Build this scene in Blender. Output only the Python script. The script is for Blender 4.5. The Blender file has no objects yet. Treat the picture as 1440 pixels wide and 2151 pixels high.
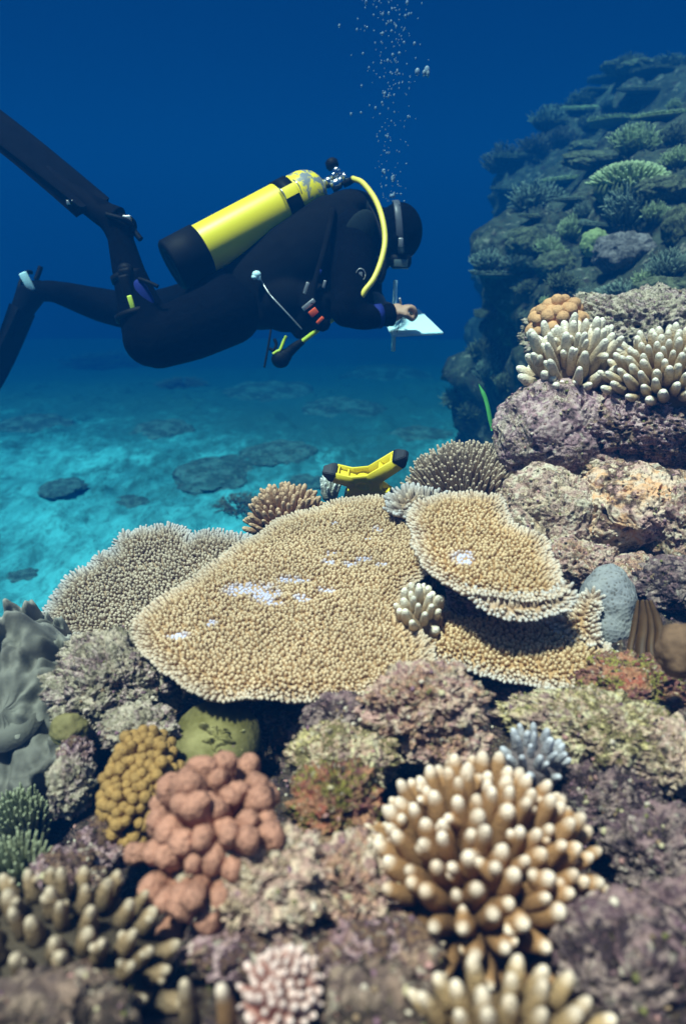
import bpy, bmesh, math, random
import numpy as np
from mathutils import Vector, Matrix
from mathutils import geometry as mgeo

# ------------------------------------------------------------------ camera, water light, sun, exposure
scene = bpy.context.scene
COL = scene.collection
R = math.radians
F_PX, CX, CY = 1434.0, 720.0, 1075.5
CAM = np.array([0.0, 0.0, 2.2])
PITCH = R(25)
RIGHT = np.array([1.0, 0, 0])
FWD = np.array([0, math.cos(PITCH), -math.sin(PITCH)])
UP = np.array([0, math.sin(PITCH), math.cos(PITCH)])

cam_data = bpy.data.cameras.new('camera')
cam_data.sensor_fit = 'VERTICAL'
cam_data.sensor_height = 36.0
cam_data.lens = 24.0
cam_data.clip_start = 0.02
cam_data.clip_end = 400
cam_data.dof.use_dof = True
cam_data.dof.focus_distance = 1.75
cam_data.dof.aperture_fstop = 2.5
cam = bpy.data.objects.new('camera', cam_data)
cam.location = CAM
cam.rotation_euler = (R(90) - PITCH, 0, 0)
COL.objects.link(cam)
scene.camera = cam

SUN_ELEV, SUN_AZ = R(72), R(216)          # azimuth measured from +X, counter-clockwise: sun stands behind-left of the camera
sun_dir = np.array([math.cos(SUN_ELEV) * math.cos(SUN_AZ), math.cos(SUN_ELEV) * math.sin(SUN_AZ), math.sin(SUN_ELEV)])
sd = bpy.data.lights.new('sun', 'SUN')
sd.energy = 5.0
sd.angle = R(5)
sd.color = (1.0, 0.79, 0.68)
sun = bpy.data.objects.new('sun', sd)
sun.rotation_euler = Vector(sun_dir).to_track_quat('Z', 'Y').to_euler()
COL.objects.link(sun)

world = bpy.data.worlds.new('World')
scene.world = world
world.use_nodes = True
wt = world.node_tree
for n in list(wt.nodes):
    wt.nodes.remove(n)
w_out = wt.nodes.new('ShaderNodeOutputWorld')
w_sky = wt.nodes.new('ShaderNodeTexSky')
w_sky.sky_type = 'NISHITA'
w_sky.sun_disc = False
w_sky.sun_elevation = SUN_ELEV
w_sky.sun_rotation = R(90) - SUN_AZ
w_bg = wt.nodes.new('ShaderNodeBackground')
w_bg.inputs['Strength'].default_value = 0.05
# from under water the sky is only seen inside the cone 48 degrees round the zenith; lower down there is open water
w_tc = wt.nodes.new('ShaderNodeTexCoord')
w_sep = wt.nodes.new('ShaderNodeSeparateXYZ')
w_map = wt.nodes.new('ShaderNodeMapRange')
w_map.interpolation_type = 'SMOOTHSTEP'
w_map.inputs['From Min'].default_value = 0.40
w_map.inputs['From Max'].default_value = 0.80
w_mix = wt.nodes.new('ShaderNodeMix')
w_mix.data_type = 'RGBA'
w_mix.inputs['A'].default_value = (0.0, 0.21, 1.15, 1)
wt.links.new(w_tc.outputs['Generated'], w_sep.inputs[0])
wt.links.new(w_sep.outputs['Z'], w_map.inputs['Value'])
wt.links.new(w_map.outputs[0], w_mix.inputs['Factor'])
wt.links.new(w_sky.outputs[0], w_mix.inputs['B'])
wt.links.new(w_mix.outputs['Result'], w_bg.inputs['Color'])
wt.links.new(w_bg.outputs[0], w_out.inputs['Surface'])

vs = scene.view_settings
vs.view_transform = 'Standard'
vs.look = 'None'
vs.gamma = 1.0
vs.exposure = 1.38
scene.render.engine = 'CYCLES'
cy = scene.cycles
cy.use_denoising = True
cy.max_bounces = 5
cy.diffuse_bounces = 3
cy.glossy_bounces = 2
cy.transmission_bounces = 4
cy.transparent_max_bounces = 8
cy.volume_bounces = 1
cy.sample_clamp_indirect = 4.0
cy.caustics_reflective = False
cy.caustics_refractive = False

# ------------------------------------------------------------------ helpers
def P(px, py, d):
    """a point seen in the photograph at (px, py), d metres along the viewing axis"""
    return CAM + d * (FWD + (px - CX) / F_PX * RIGHT - (py - CY) / F_PX * UP)

def ray_plane(px, py, p0, n):
    v = FWD + (px - CX) / F_PX * RIGHT - (py - CY) / F_PX * UP
    t = np.dot(np.asarray(p0) - CAM, n) / np.dot(v, n)
    return CAM + t * v

def px2m(px, d):
    return px * d / F_PX

def unit(v):
    v = np.asarray(v, float)
    return v / (np.linalg.norm(v) + 1e-12)

def hash01(ix, iy, iz, seed):
    h = (ix.astype(np.int64) * 374761393 + iy.astype(np.int64) * 668265263 + iz.astype(np.int64) * 2147483647 + int(seed) * 1274126177) & 0xFFFFFFFF
    h = ((h ^ (h >> 13)) * 1274126177) & 0xFFFFFFFF
    h = ((h ^ (h >> 16)) * 2246822519) & 0xFFFFFFFF
    h = h ^ (h >> 15)
    return (h & 0xFFFFFF) / float(0xFFFFFF)

def vnoise(p, seed=0):
    p = np.asarray(p, float)
    i = np.floor(p).astype(np.int64)
    f = p - i
    f = f * f * f * (f * (f * 6 - 15) + 10)
    out = 0
    for dx in (0, 1):
        wx = f[:, 0] if dx else 1 - f[:, 0]
        for dy in (0, 1):
            wy = f[:, 1] if dy else 1 - f[:, 1]
            for dz in (0, 1):
                wz = f[:, 2] if dz else 1 - f[:, 2]
                out = out + wx * wy * wz * hash01(i[:, 0] + dx, i[:, 1] + dy, i[:, 2] + dz, seed)
    return out * 2 - 1

def fbm(p, seed=0, octaves=4, gain=0.5, lac=2.03):
    p = np.asarray(p, float)
    a, s, tot = 1.0, 0.0, 0.0
    for k in range(octaves):
        s = s + a * vnoise(p + 17.3 * k, seed + k)
        tot += a
        a *= gain
        p = p * lac
    return s / tot

def worley(p, seed=0):
    p = np.asarray(p, float)
    i = np.floor(p).astype(np.int64)
    f1 = np.full(len(p), 9.0)
    for dx in (-1, 0, 1):
        for dy in (-1, 0, 1):
            for dz in (-1, 0, 1):
                cx, cy_, cz = i[:, 0] + dx, i[:, 1] + dy, i[:, 2] + dz
                q = np.stack([cx + hash01(cx, cy_, cz, seed), cy_ + hash01(cx, cy_, cz, seed + 71), cz + hash01(cx, cy_, cz, seed + 139)], 1)
                f1 = np.minimum(f1, np.sum((q - p) ** 2, 1))
    return np.sqrt(f1)

class MB:
    """collects vertices, faces and per-vertex attributes for ONE mesh"""
    def __init__(self):
        self.V, self.F, self.A, self.n = [], [], {}, 0
    def add(self, V, F, **attrs):
        V = np.asarray(V, float)
        self.V.append(V)
        for f in (F if isinstance(F, list) else [F]):
            if len(f):
                self.F.append(np.asarray(f, np.int64) + self.n)
        for k in set(self.A) | set(attrs):
            lst = self.A.setdefault(k, [np.zeros(self.n)] if self.n else [])
            a = attrs.get(k, 0.0)
            lst.append(np.full(len(V), float(a)) if np.isscalar(a) else np.asarray(a, float))
        self.n += len(V)
        return self
    def build(self, name, mat, parent=None, smooth=True):
        V = np.concatenate(self.V)
        me = bpy.data.meshes.new(name)
        me.vertices.add(len(V))
        me.vertices.foreach_set('co', V.astype(np.float32).ravel())
        loops = np.concatenate([f.ravel() for f in self.F])
        sizes = np.concatenate([np.full(len(f), f.shape[1]) for f in self.F])
        starts = np.concatenate([[0], np.cumsum(sizes)[:-1]])
        me.loops.add(len(loops))
        me.loops.foreach_set('vertex_index', loops.astype(np.int32))
        me.polygons.add(len(sizes))
        me.polygons.foreach_set('loop_start', starts.astype(np.int32))
        me.polygons.foreach_set('loop_total', sizes.astype(np.int32))
        if smooth:
            me.polygons.foreach_set('use_smooth', np.ones(len(sizes), bool))
        for k, lst in self.A.items():
            at = me.attributes.new(k, 'FLOAT', 'POINT')
            at.data.foreach_set('value', np.concatenate(lst).astype(np.float32))
        me.update(calc_edges=True)
        me.validate()
        if mat:
            me.materials.append(mat)
        o = bpy.data.objects.new(name, me)
        COL.objects.link(o)
        if parent is not None:
            o.parent = parent
            o.matrix_parent_inverse = Matrix.Translation(parent.location).inverted() if parent.parent is None else Matrix.Identity(4)
        return o

def tag(o, label=None, cat=None, group=None, kind=None):
    if label: o['label'] = label
    if cat: o['category'] = cat
    if group: o['group'] = group
    if kind: o['kind'] = kind
    return o

def thing(name, loc, label, cat, group=None):
    o = bpy.data.objects.new(name, None)
    o.location = tuple(loc)
    o.empty_display_size = 0.05
    COL.objects.link(o)
    return tag(o, label, cat, group)

_ico = {}
def ico(sub):
    if sub not in _ico:
        bm = bmesh.new()
        bmesh.ops.create_icosphere(bm, subdivisions=sub, radius=1.0)
        V = np.array([v.co[:] for v in bm.verts])
        F = np.array([[v.index for v in f.verts] for f in bm.faces])
        bm.free()
        _ico[sub] = (V, F)
    return _ico[sub]

def frames(path):
    path = np.asarray(path, float)
    T = np.gradient(path, axis=0)
    T /= np.linalg.norm(T, axis=1)[:, None] + 1e-12
    ref = np.array([0, 0, 1.0]) if abs(T[0][2]) < 0.9 else np.array([1.0, 0, 0])
    n = unit(np.cross(T[0], ref))
    N = [n]
    for k in range(1, len(path)):
        n = n - T[k] * np.dot(n, T[k])
        n = unit(n)
        N.append(n)
    N = np.array(N)
    return T, N, np.cross(T, N)

def tube(path, rad, seg=8, cap=True, flat=1.0):
    """tube along a path; rad a number or one per point; returns verts, faces list, t along (0..1)"""
    path = np.asarray(path, float)
    n = len(path)
    rad = np.full(n, rad) if np.isscalar(rad) else np.asarray(rad, float)
    T, N, B = frames(path)
    a = np.arange(seg) * 2 * math.pi / seg
    V = path[:, None, :] + rad[:, None, None] * (np.cos(a)[None, :, None] * N[:, None, :] + flat * np.sin(a)[None, :, None] * B[:, None, :])
    V = V.reshape(-1, 3)
    i = np.arange(n - 1)[:, None] * seg
    j = np.arange(seg)[None, :]
    j2 = (j + 1) % seg
    Q = np.stack([i + j, i + j2, i + seg + j2, i + seg + j], -1).reshape(-1, 4)
    t = np.repeat(np.linspace(0, 1, n), seg)
    Fs = [Q]
    if cap:
        V = np.vstack([V, path[:1], path[-1:]])
        k0, k1 = n * seg, n * seg + 1
        jj = np.arange(seg)
        Fs.append(np.stack([np.full(seg, k0), (jj + 1) % seg, jj], 1))
        Fs.append(np.stack([np.full(seg, k1), (n - 1) * seg + jj, (n - 1) * seg + (jj + 1) % seg], 1))
        t = np.concatenate([t, [0, 1]])
    return V, Fs, t

def spline(pts, n=40):
    """Catmull-Rom through points"""
    pts = np.asarray(pts, float)
    p = np.vstack([2 * pts[0] - pts[1], pts, 2 * pts[-1] - pts[-2]])
    out = []
    m = len(pts) - 1
    per = max(2, n // m)
    for i in range(m):
        p0, p1, p2, p3 = p[i], p[i + 1], p[i + 2], p[i + 3]
        for t in np.linspace(0, 1, per, endpoint=False):
            out.append(0.5 * ((2 * p1) + (-p0 + p2) * t + (2 * p0 - 5 * p1 + 4 * p2 - p3) * t * t + (-p0 + 3 * p1 - 3 * p2 + p3) * t ** 3))
    out.append(pts[-1])
    return np.array(out)

# ------------------------------------------------------------------ materials
def new_mat(name, rough=0.8, spec=0.3):
    m = bpy.data.materials.new(name)
    m.use_nodes = True
    nt = m.node_tree
    b = nt.nodes['Principled BSDF']
    b.inputs['Roughness'].default_value = rough
    b.inputs['Specular IOR Level'].default_value = spec
    return m, nt, b

def nd(nt, typ, **kw):
    n = nt.nodes.new(typ)
    for k, v in kw.items():
        if k in n.inputs.keys():
            n.inputs[k].default_value = v
        else:
            setattr(n, k, v)
    return n

def ramp(nt, fac, stops, mode='LINEAR'):
    r = nt.nodes.new('ShaderNodeValToRGB')
    r.color_ramp.interpolation = mode
    el = r.color_ramp.elements
    while len(el) < len(stops):
        el.new(0.5)
    for e, (p, c) in zip(el, stops):
        e.position = p
        e.color = (*c, 1)
    nt.links.new(fac, r.inputs[0])
    return r.outputs[0]

def mixc(nt, fac, a, b, typ='MIX'):
    m = nt.nodes.new('ShaderNodeMix')
    m.data_type = 'RGBA'
    m.blend_type = typ
    for s, v in (('Factor', fac), ('A', a), ('B', b)):
        if hasattr(v, 'links'):
            nt.links.new(v, m.inputs[s])
        elif isinstance(v, (int, float)):
            m.inputs[s].default_value = v
        else:
            m.inputs[s].default_value = (*v, 1)
    return m.outputs['Result']

def math_n(nt, op, a, b=0.0, clamp=False):
    m = nt.nodes.new('ShaderNodeMath')
    m.operation = op
    m.use_clamp = clamp
    for k, v in enumerate((a, b)):
        if hasattr(v, 'links'):
            nt.links.new(v, m.inputs[k])
        else:
            m.inputs[k].default_value = v
    return m.outputs[0]

def noise_n(nt, vec, scale, detail=5, rough=0.6, dist=0.0):
    n = nd(nt, 'ShaderNodeTexNoise', Scale=scale, Detail=detail, Roughness=rough, Distortion=dist)
    nt.links.new(vec, n.inputs['Vector'])
    return n.outputs['Fac']

def vor_n(nt, vec, scale, feature='F1'):
    n = nd(nt, 'ShaderNodeTexVoronoi', Scale=scale)
    n.feature = feature
    nt.links.new(vec, n.inputs['Vector'])
    return n.outputs['Distance']

def attr_n(nt, name):
    a = nt.nodes.new('ShaderNodeAttribute')
    a.attribute_name = name
    return a.outputs['Fac']

def world_vec(nt, offset=0.0):
    g = nt.nodes.new('ShaderNodeTexCoord')
    m = nt.nodes.new('ShaderNodeMapping')
    m.inputs['Location'].default_value = (offset, offset * 1.7, offset * 0.6)
    nt.links.new(g.outputs['Object'], m.inputs['Vector'])
    return m.outputs[0]

def bump(nt, b, h, strength, dist, prev=None):
    n = nd(nt, 'ShaderNodeBump', Strength=strength, Distance=dist)
    nt.links.new(h, n.inputs['Height'])
    if prev is not None:
        nt.links.new(prev, n.inputs['Normal'])
    nt.links.new(n.outputs[0], b.inputs['Normal'])
    return n.outputs[0]

def crust(name, palette, seed=0, scale=10.0, spots=0.5, pits=0.8, fine=1.0):
    """encrusted reef rock: patches of turf and coralline algae with pits and pale specks; palette: list of linear colours"""
    m, nt, b = new_mat(name, 0.85, 0.2)
    v = world_vec(nt, seed * 3.71)
    n1 = noise_n(nt, v, scale, 5, 0.62, 0.25)
    k = len(palette)
    c = ramp(nt, n1, [(0.33 + 0.34 * i / (k - 1), c_) for i, c_ in enumerate(palette)])
    n2 = noise_n(nt, v, scale * 4.1, 6, 0.68, 0.1)
    order = palette[k // 2:] + palette[:k // 2]
    c2 = ramp(nt, n2, [(0.34 + 0.32 * i / (k - 1), q) for i, q in enumerate(order)])
    f = ramp(nt, noise_n(nt, v, scale * 1.7, 5, 0.65, .2), [(0.46, (0, 0, 0)), (0.54, (1, 1, 1))])
    c = mixc(nt, f, c, c2)
    n3 = noise_n(nt, v, scale * 13, 5, 0.75)
    c = mixc(nt, ramp(nt, n3, [(0.36, (0.8,) * 3), (0.47, (0, 0, 0))]), c, (0.05, 0.032, 0.022))
    sp = ramp(nt, noise_n(nt, v, scale * 7, 3, 0.6), [(0.60, (0, 0, 0)), (0.66, (spots,) * 3)])
    c = mixc(nt, sp, c, (0.74, 0.64, 0.50))
    pit = vor_n(nt, v, scale * 3.3)
    pf = ramp(nt, pit, [(0.13, (pits,) * 3), (0.22, (0, 0, 0))])
    c = mixc(nt, pf, c, (0.03, 0.018, 0.016))
    nt.links.new(c, b.inputs['Base Color'])
    p1 = bump(nt, b, n2, 0.8 * fine, 0.010)
    p2 = bump(nt, b, n3, 0.9 * fine, 0.006, p1)
    bump(nt, b, pit, 0.6 * fine, 0.006, p2)
    return m

def coral_mat(name, low, mid, tip, seed=0, p_mid=0.45, p_tip=0.85, rim=(0.62, 0.66, 0.72), scar=(0.50, 0.48, 0.63), grain=140, gstr=0.6, rough=0.75):
    """living coral: colour runs along each branch from its base to the pale growing tip"""
    m, nt, b = new_mat(name, rough, 0.3)
    v = world_vec(nt, seed * 2.3)
    t = attr_n(nt, 'tip')
    tone = attr_n(nt, 'tone')
    n1 = noise_n(nt, v, 16, 4, 0.6)
    tt = math_n(nt, 'ADD', t, math_n(nt, 'MULTIPLY', math_n(nt, 'SUBTRACT', n1, 0.5), 0.35))
    c = ramp(nt, tt, [(0.0, low), (p_mid, mid), (p_tip, tip), (1.0, tuple(min(1, x * 1.08) for x in tip))])
    c = mixc(nt, attr_n(nt, 'rim'), c, rim)
    n2 = noise_n(nt, v, grain, 3, 0.7)
    c = mixc(nt, ramp(nt, n2, [(0.3, (0.5,) * 3), (0.5, (0, 0, 0))]), c, tuple(x * 0.55 for x in low))
    c = mixc(nt, attr_n(nt, 'scar'), c, scar)
    hv = nd(nt, 'ShaderNodeHueSaturation')
    nt.links.new(math_n(nt, 'ADD', math_n(nt, 'MULTIPLY', tone, 0.5), 0.75), hv.inputs['Value'])
    nt.links.new(c, hv.inputs['Color'])
    nt.links.new(hv.outputs[0], b.inputs['Base Color'])
    p1 = bump(nt, b, vor_n(nt, v, grain * 1.6), gstr, 0.002)
    bump(nt, b, n2, gstr, 0.003, p1)
    return m
# ------------------------------------------------------------------ palettes and shared materials
PINKS = [(0.10, 0.05, 0.045), (0.62, 0.36, 0.31), (0.74, 0.54, 0.40), (0.36, 0.18, 0.18), (0.80, 0.62, 0.46), (0.24, 0.16, 0.08), (0.72, 0.40, 0.28)]
PURPL = [(0.08, 0.05, 0.05), (0.42, 0.25, 0.27), (0.60, 0.43, 0.40), (0.26, 0.14, 0.18), (0.68, 0.53, 0.44), (0.16, 0.11, 0.06), (0.50, 0.33, 0.32)]
YELLO = [(0.12, 0.08, 0.05), (0.68, 0.56, 0.24), (0.64, 0.48, 0.32), (0.30, 0.17, 0.16), (0.80, 0.70, 0.42), (0.58, 0.36, 0.28), (0.22, 0.19, 0.06)]
TANS = [(0.12, 0.07, 0.05), (0.62, 0.45, 0.30), (0.74, 0.55, 0.40), (0.46, 0.27, 0.23), (0.80, 0.66, 0.50), (0.24, 0.16, 0.08), (0.66, 0.44, 0.36)]
BEIGE = [(0.10, 0.08, 0.05), (0.54, 0.45, 0.32), (0.66, 0.53, 0.41), (0.28, 0.24, 0.15), (0.72, 0.57, 0.47), (0.40, 0.26, 0.26)]
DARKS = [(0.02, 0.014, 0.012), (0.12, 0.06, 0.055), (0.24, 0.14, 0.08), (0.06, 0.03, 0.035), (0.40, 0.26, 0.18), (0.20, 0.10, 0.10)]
RUSTS = [(0.08, 0.03, 0.03), (0.48, 0.13, 0.08), (0.56, 0.28, 0.15), (0.18, 0.05, 0.07), (0.40, 0.36, 0.07)]
M_ground = crust('reef_ground_crust', [(.015, .012, .01), (.06, .035, .03), (.12, .08, .05), (.03, .02, .022), (.20, .12, .10), (.10, .06, .07)], 1, 13, spots=.2)  # palette darkened so the colour itself carries the shade of the crevices
M_pink = crust('pink_crust', PINKS, 2, 11)
M_purple = crust('purple_crust', PURPL, 3, 8, spots=0.45, pits=0.7)
M_yellow = crust('yellow_crust', YELLO, 4, 11)
M_tan = crust('tan_crust', TANS, 5, 9)
M_beige = crust('beige_crust', BEIGE, 6, 13)
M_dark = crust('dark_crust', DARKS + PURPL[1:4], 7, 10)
M_rust = crust('rust_algae', RUSTS, 8, 16)
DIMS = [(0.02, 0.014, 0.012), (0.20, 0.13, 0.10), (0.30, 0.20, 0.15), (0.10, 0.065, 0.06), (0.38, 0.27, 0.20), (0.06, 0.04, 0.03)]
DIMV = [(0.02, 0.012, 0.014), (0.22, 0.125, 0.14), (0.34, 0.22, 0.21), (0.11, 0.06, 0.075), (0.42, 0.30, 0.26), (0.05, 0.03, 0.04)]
M_dim = crust('shaded_brown_crust', DIMS, 12, 9, spots=.35)  # brown crust with the shade of the low foreground put into its palette
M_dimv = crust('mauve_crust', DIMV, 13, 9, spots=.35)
M_orangep = crust('orange_patch_crust', PINKS[:3] + [(0.78, 0.40, 0.20), (0.80, 0.62, 0.46), (0.20, 0.12, 0.07)], 14, 7)
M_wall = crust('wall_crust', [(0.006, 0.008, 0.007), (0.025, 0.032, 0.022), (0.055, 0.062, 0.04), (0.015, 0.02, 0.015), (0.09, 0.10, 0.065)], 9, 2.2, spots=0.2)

# sand with patches of dark rubble, painted darker far off to imitate water haze
M_sand, nt, b = new_mat('sand', 0.95, 0.1)
v0 = world_vec(nt)
vm = nd(nt, 'ShaderNodeMapping', Scale=(1.0, 0.55, 1.0))
nt.links.new(v0, vm.inputs['Vector'])
v = vm.outputs[0]
sepv = nt.nodes.new('ShaderNodeSeparateXYZ')
nt.links.new(v0, sepv.inputs[0])
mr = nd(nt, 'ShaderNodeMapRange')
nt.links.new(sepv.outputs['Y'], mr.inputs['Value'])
mr.inputs['From Min'].default_value = 4.0; mr.inputs['From Max'].default_value = 13.0; mr.inputs['To Min'].default_value = -0.03; mr.inputs['To Max'].default_value = 0.34  # colour darkens with distance, standing in for light lost in the water
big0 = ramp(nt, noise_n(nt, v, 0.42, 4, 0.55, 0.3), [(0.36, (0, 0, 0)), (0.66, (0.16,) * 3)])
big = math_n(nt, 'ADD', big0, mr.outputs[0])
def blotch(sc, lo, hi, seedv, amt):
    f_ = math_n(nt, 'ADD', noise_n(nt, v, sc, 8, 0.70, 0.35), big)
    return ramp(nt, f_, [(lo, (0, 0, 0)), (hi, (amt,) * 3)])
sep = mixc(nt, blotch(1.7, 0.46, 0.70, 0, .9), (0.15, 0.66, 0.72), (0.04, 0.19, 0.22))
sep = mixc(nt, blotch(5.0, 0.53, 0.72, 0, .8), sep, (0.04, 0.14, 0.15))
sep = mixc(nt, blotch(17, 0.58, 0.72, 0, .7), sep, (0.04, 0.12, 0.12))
nt.links.new(sep, b.inputs['Base Color'])
p1 = bump(nt, b, noise_n(nt, v, 5, 8, 0.7), 0.8, 0.10)
bump(nt, b, noise_n(nt, v, 30, 6, 0.7), 0.7, 0.02, p1)

# ------------------------------------------------------------------ the setting: seabed, near reef, reef wall
def smooth(e0, e1, x):
    t = np.clip((x - e0) / (e1 - e0), 0, 1)
    return t * t * (3 - 2 * t)

def grid_mesh(name, xs, ys, zf, mat):
    X, Y = np.meshgrid(xs, ys)
    p = np.stack([X.ravel(), Y.ravel(), np.zeros(X.size)], 1)
    p = zf(p)
    nx, ny = len(xs), len(ys)
    i = np.arange(ny - 1)[:, None] * nx + np.arange(nx - 1)[None, :]
    F = np.stack([i, i + 1, i + nx + 1, i + nx], -1).reshape(-1, 4)
    return MB().add(p, F).build(name, mat)

def seabed_z(p):
    q = p.copy()
    q[:, 2] = -0.16 * np.maximum(0, p[:, 1] - 6) + 0.10 * fbm(p * [0.5, 0.5, 1], 3, 3) + 0.20 * np.maximum(0, fbm(p * [2.4, 1.8, 1], 9, 5, .6) - .14) + 0.035 * fbm(p * [6, 6, 1], 10, 4, .65)
    return q
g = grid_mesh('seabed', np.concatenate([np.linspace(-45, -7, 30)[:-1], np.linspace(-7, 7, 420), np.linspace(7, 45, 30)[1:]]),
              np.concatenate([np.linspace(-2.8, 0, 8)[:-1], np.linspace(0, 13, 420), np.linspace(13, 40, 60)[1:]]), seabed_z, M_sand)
tag(g, kind='structure')

CTRL = [P(*c) for c in [
    (-200, 2140, .66), (0, 2140, .62), (360, 2140, .60), (720, 2140, .60), (1080, 2140, .58), (1440, 2140, .58), (1700, 2140, .58), (720, 2700, .42), (0, 2700, .42), (1440, 2700, .42),
    (30, 1690, 1.45), (-120, 1650, 1.5), (110, 1590, 1.35), (-60, 1790, 1.2), (120, 1760, 1.12),
    (200, 1950, .84), (700, 1900, .86), (1050, 1950, .78), (1400, 1900, .78), (1700, 1900, .80), (-150, 1900, .9),
    (290, 1680, 1.04), (450, 1700, .98), (700, 1640, 1.04), (1000, 1640, 1.0), (1350, 1600, 1.02), (1700, 1600, 1.0),
    (500, 1500, 1.28), (800, 1480, 1.26), (1100, 1480, 1.2), (1400, 1480, 1.2),
    (430, 1320, 1.62), (700, 1300, 1.62), (1000, 1300, 1.6), (1300, 1330, 1.42), (1420, 1280, 1.46),
    (700, 1150, 2.0), (950, 1100, 2.0), (1150, 1130, 1.85), (1400, 1100, 1.78), (1300, 900, 2.05), (1400, 720, 2.25), (1700, 900, 2.1), (1700, 640, 2.4),
]]
CTRL += [np.array(c) for c in [(-1.1, .5, .3), (-1.0, 1.0, .2), (-.85, 1.6, .3), (-.5, 2.2, .35), (0.1, 2.6, .3), (.5, 2.9, .5), (-2, 0, .1), (-2, 1.5, .05), (-1.4, 3, 0), (0, 3.6, 0), (-.9, 0, .5),
                              (2.2, 2.2, 2.2), (2.4, 1.2, 2.1), (2.0, .3, 1.9), (2.4, -.8, 1.8), (0, -.8, 1.5), (1.0, -.8, 1.6), (1.5, 3.2, 1.5), (2.4, 3.2, 2.2)]]
CTRL = np.array(CTRL)
CTRL[(CTRL[:, 1] < .95) & (CTRL[:, 2] > 1.0) & (np.abs(CTRL[:, 0]) < 1.0), 2] -= 0.07

def reef_height(x, y):
    q = np.stack([np.ravel(x), np.ravel(y)], 1)
    d2 = ((q[:, None, :] - CTRL[None, :, :2]) ** 2).sum(-1)
    w = 1 / (d2 + 0.006) ** 2
    return (w * CTRL[None, :, 2]).sum(1) / w.sum(1)

def reef_z(p):
    q = p.copy()
    out = np.zeros(len(p))
    for s in range(0, len(p), 20000):
        out[s:s + 20000] = reef_height(p[s:s + 20000, 0], p[s:s + 20000, 1])
    n = fbm(p * 5 + 3, 21, 5)
    lump = 0.5 - worley(p * 7 + [0, 0, .3], 5)
    q[:, 2] = out + 0.05 * n + 0.05 * lump + 0.02 * fbm(p * 28, 31, 3)
    q[:, 0] += 0.03 * fbm(p * 9, 41, 3)
    q[:, 1] += 0.03 * fbm(p * 9, 43, 3)
    return q
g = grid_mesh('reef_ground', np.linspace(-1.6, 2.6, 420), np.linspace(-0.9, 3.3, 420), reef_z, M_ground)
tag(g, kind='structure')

def wall_edge(y):
    return 0.218 * y + 0.10 * np.sin(y * 1.9 + .6) + 0.05 * np.sin(y * 4.3) - 0.03 * smooth(3.6, 4.6, y)

def wall_h(x, y):
    u = x - wall_edge(y)
    top = np.interp(y, [2.0, 2.5, 3.0, 3.4, 4.5, 6.0, 7.5, 9], [1.45, 1.66, 1.85, 2.06, 2.32, 2.66, 3.0, 3.3])
    top = top + 0.16 * smooth(0.3, 1.6, u)
    step = 0.22 * smooth(-0.5, -0.1, u) + 0.38 * smooth(-0.15, 0.15, u) + 0.22 * smooth(0.1, 0.6, u) + 0.18 * smooth(0.4, 1.5, u)
    base = -0.45 - 0.16 * np.maximum(0, y - 6)
    return base + (top - base) * step

def wall_z(p):
    q = p.copy()
    z = wall_h(p[:, 0] + 0.10 * fbm(p * 3.1, 7, 3), p[:, 1] + 0.1 * fbm(p * 3.3, 8, 3))
    pz = p.copy(); pz[:, 2] = z
    q[:, 2] = z + (0.16 * fbm(pz * 2.6, 51, 5, .58) + 0.14 * (0.5 - worley(pz * 3.6, 52)) + .05 * (.5 - worley(pz * 11, 54))) * smooth(-.2, .5, z)
    # undercut shelves: the face swings in and out with height
    q[:, 0] += 0.34 * fbm(np.stack([pz[:, 1] * 1.3, z * 3.2, z * 0], 1), 53, 3) * smooth(.1, .6, z)
    # the upper face leans out over the lower one, most of all at the bulge half-way along
    q[:, 0] -= (0.26 + 0.36 * np.exp(-((p[:, 1] - 5.1) / .55) ** 2)) * smooth(.9, 1.9, z) * smooth(1.6, .3, p[:, 0] - wall_edge(p[:, 1]))
    return q
ys = np.linspace(2.35, 10.5, 380)
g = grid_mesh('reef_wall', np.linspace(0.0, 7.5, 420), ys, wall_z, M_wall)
tag(g, kind='structure')
WALL = g

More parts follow.
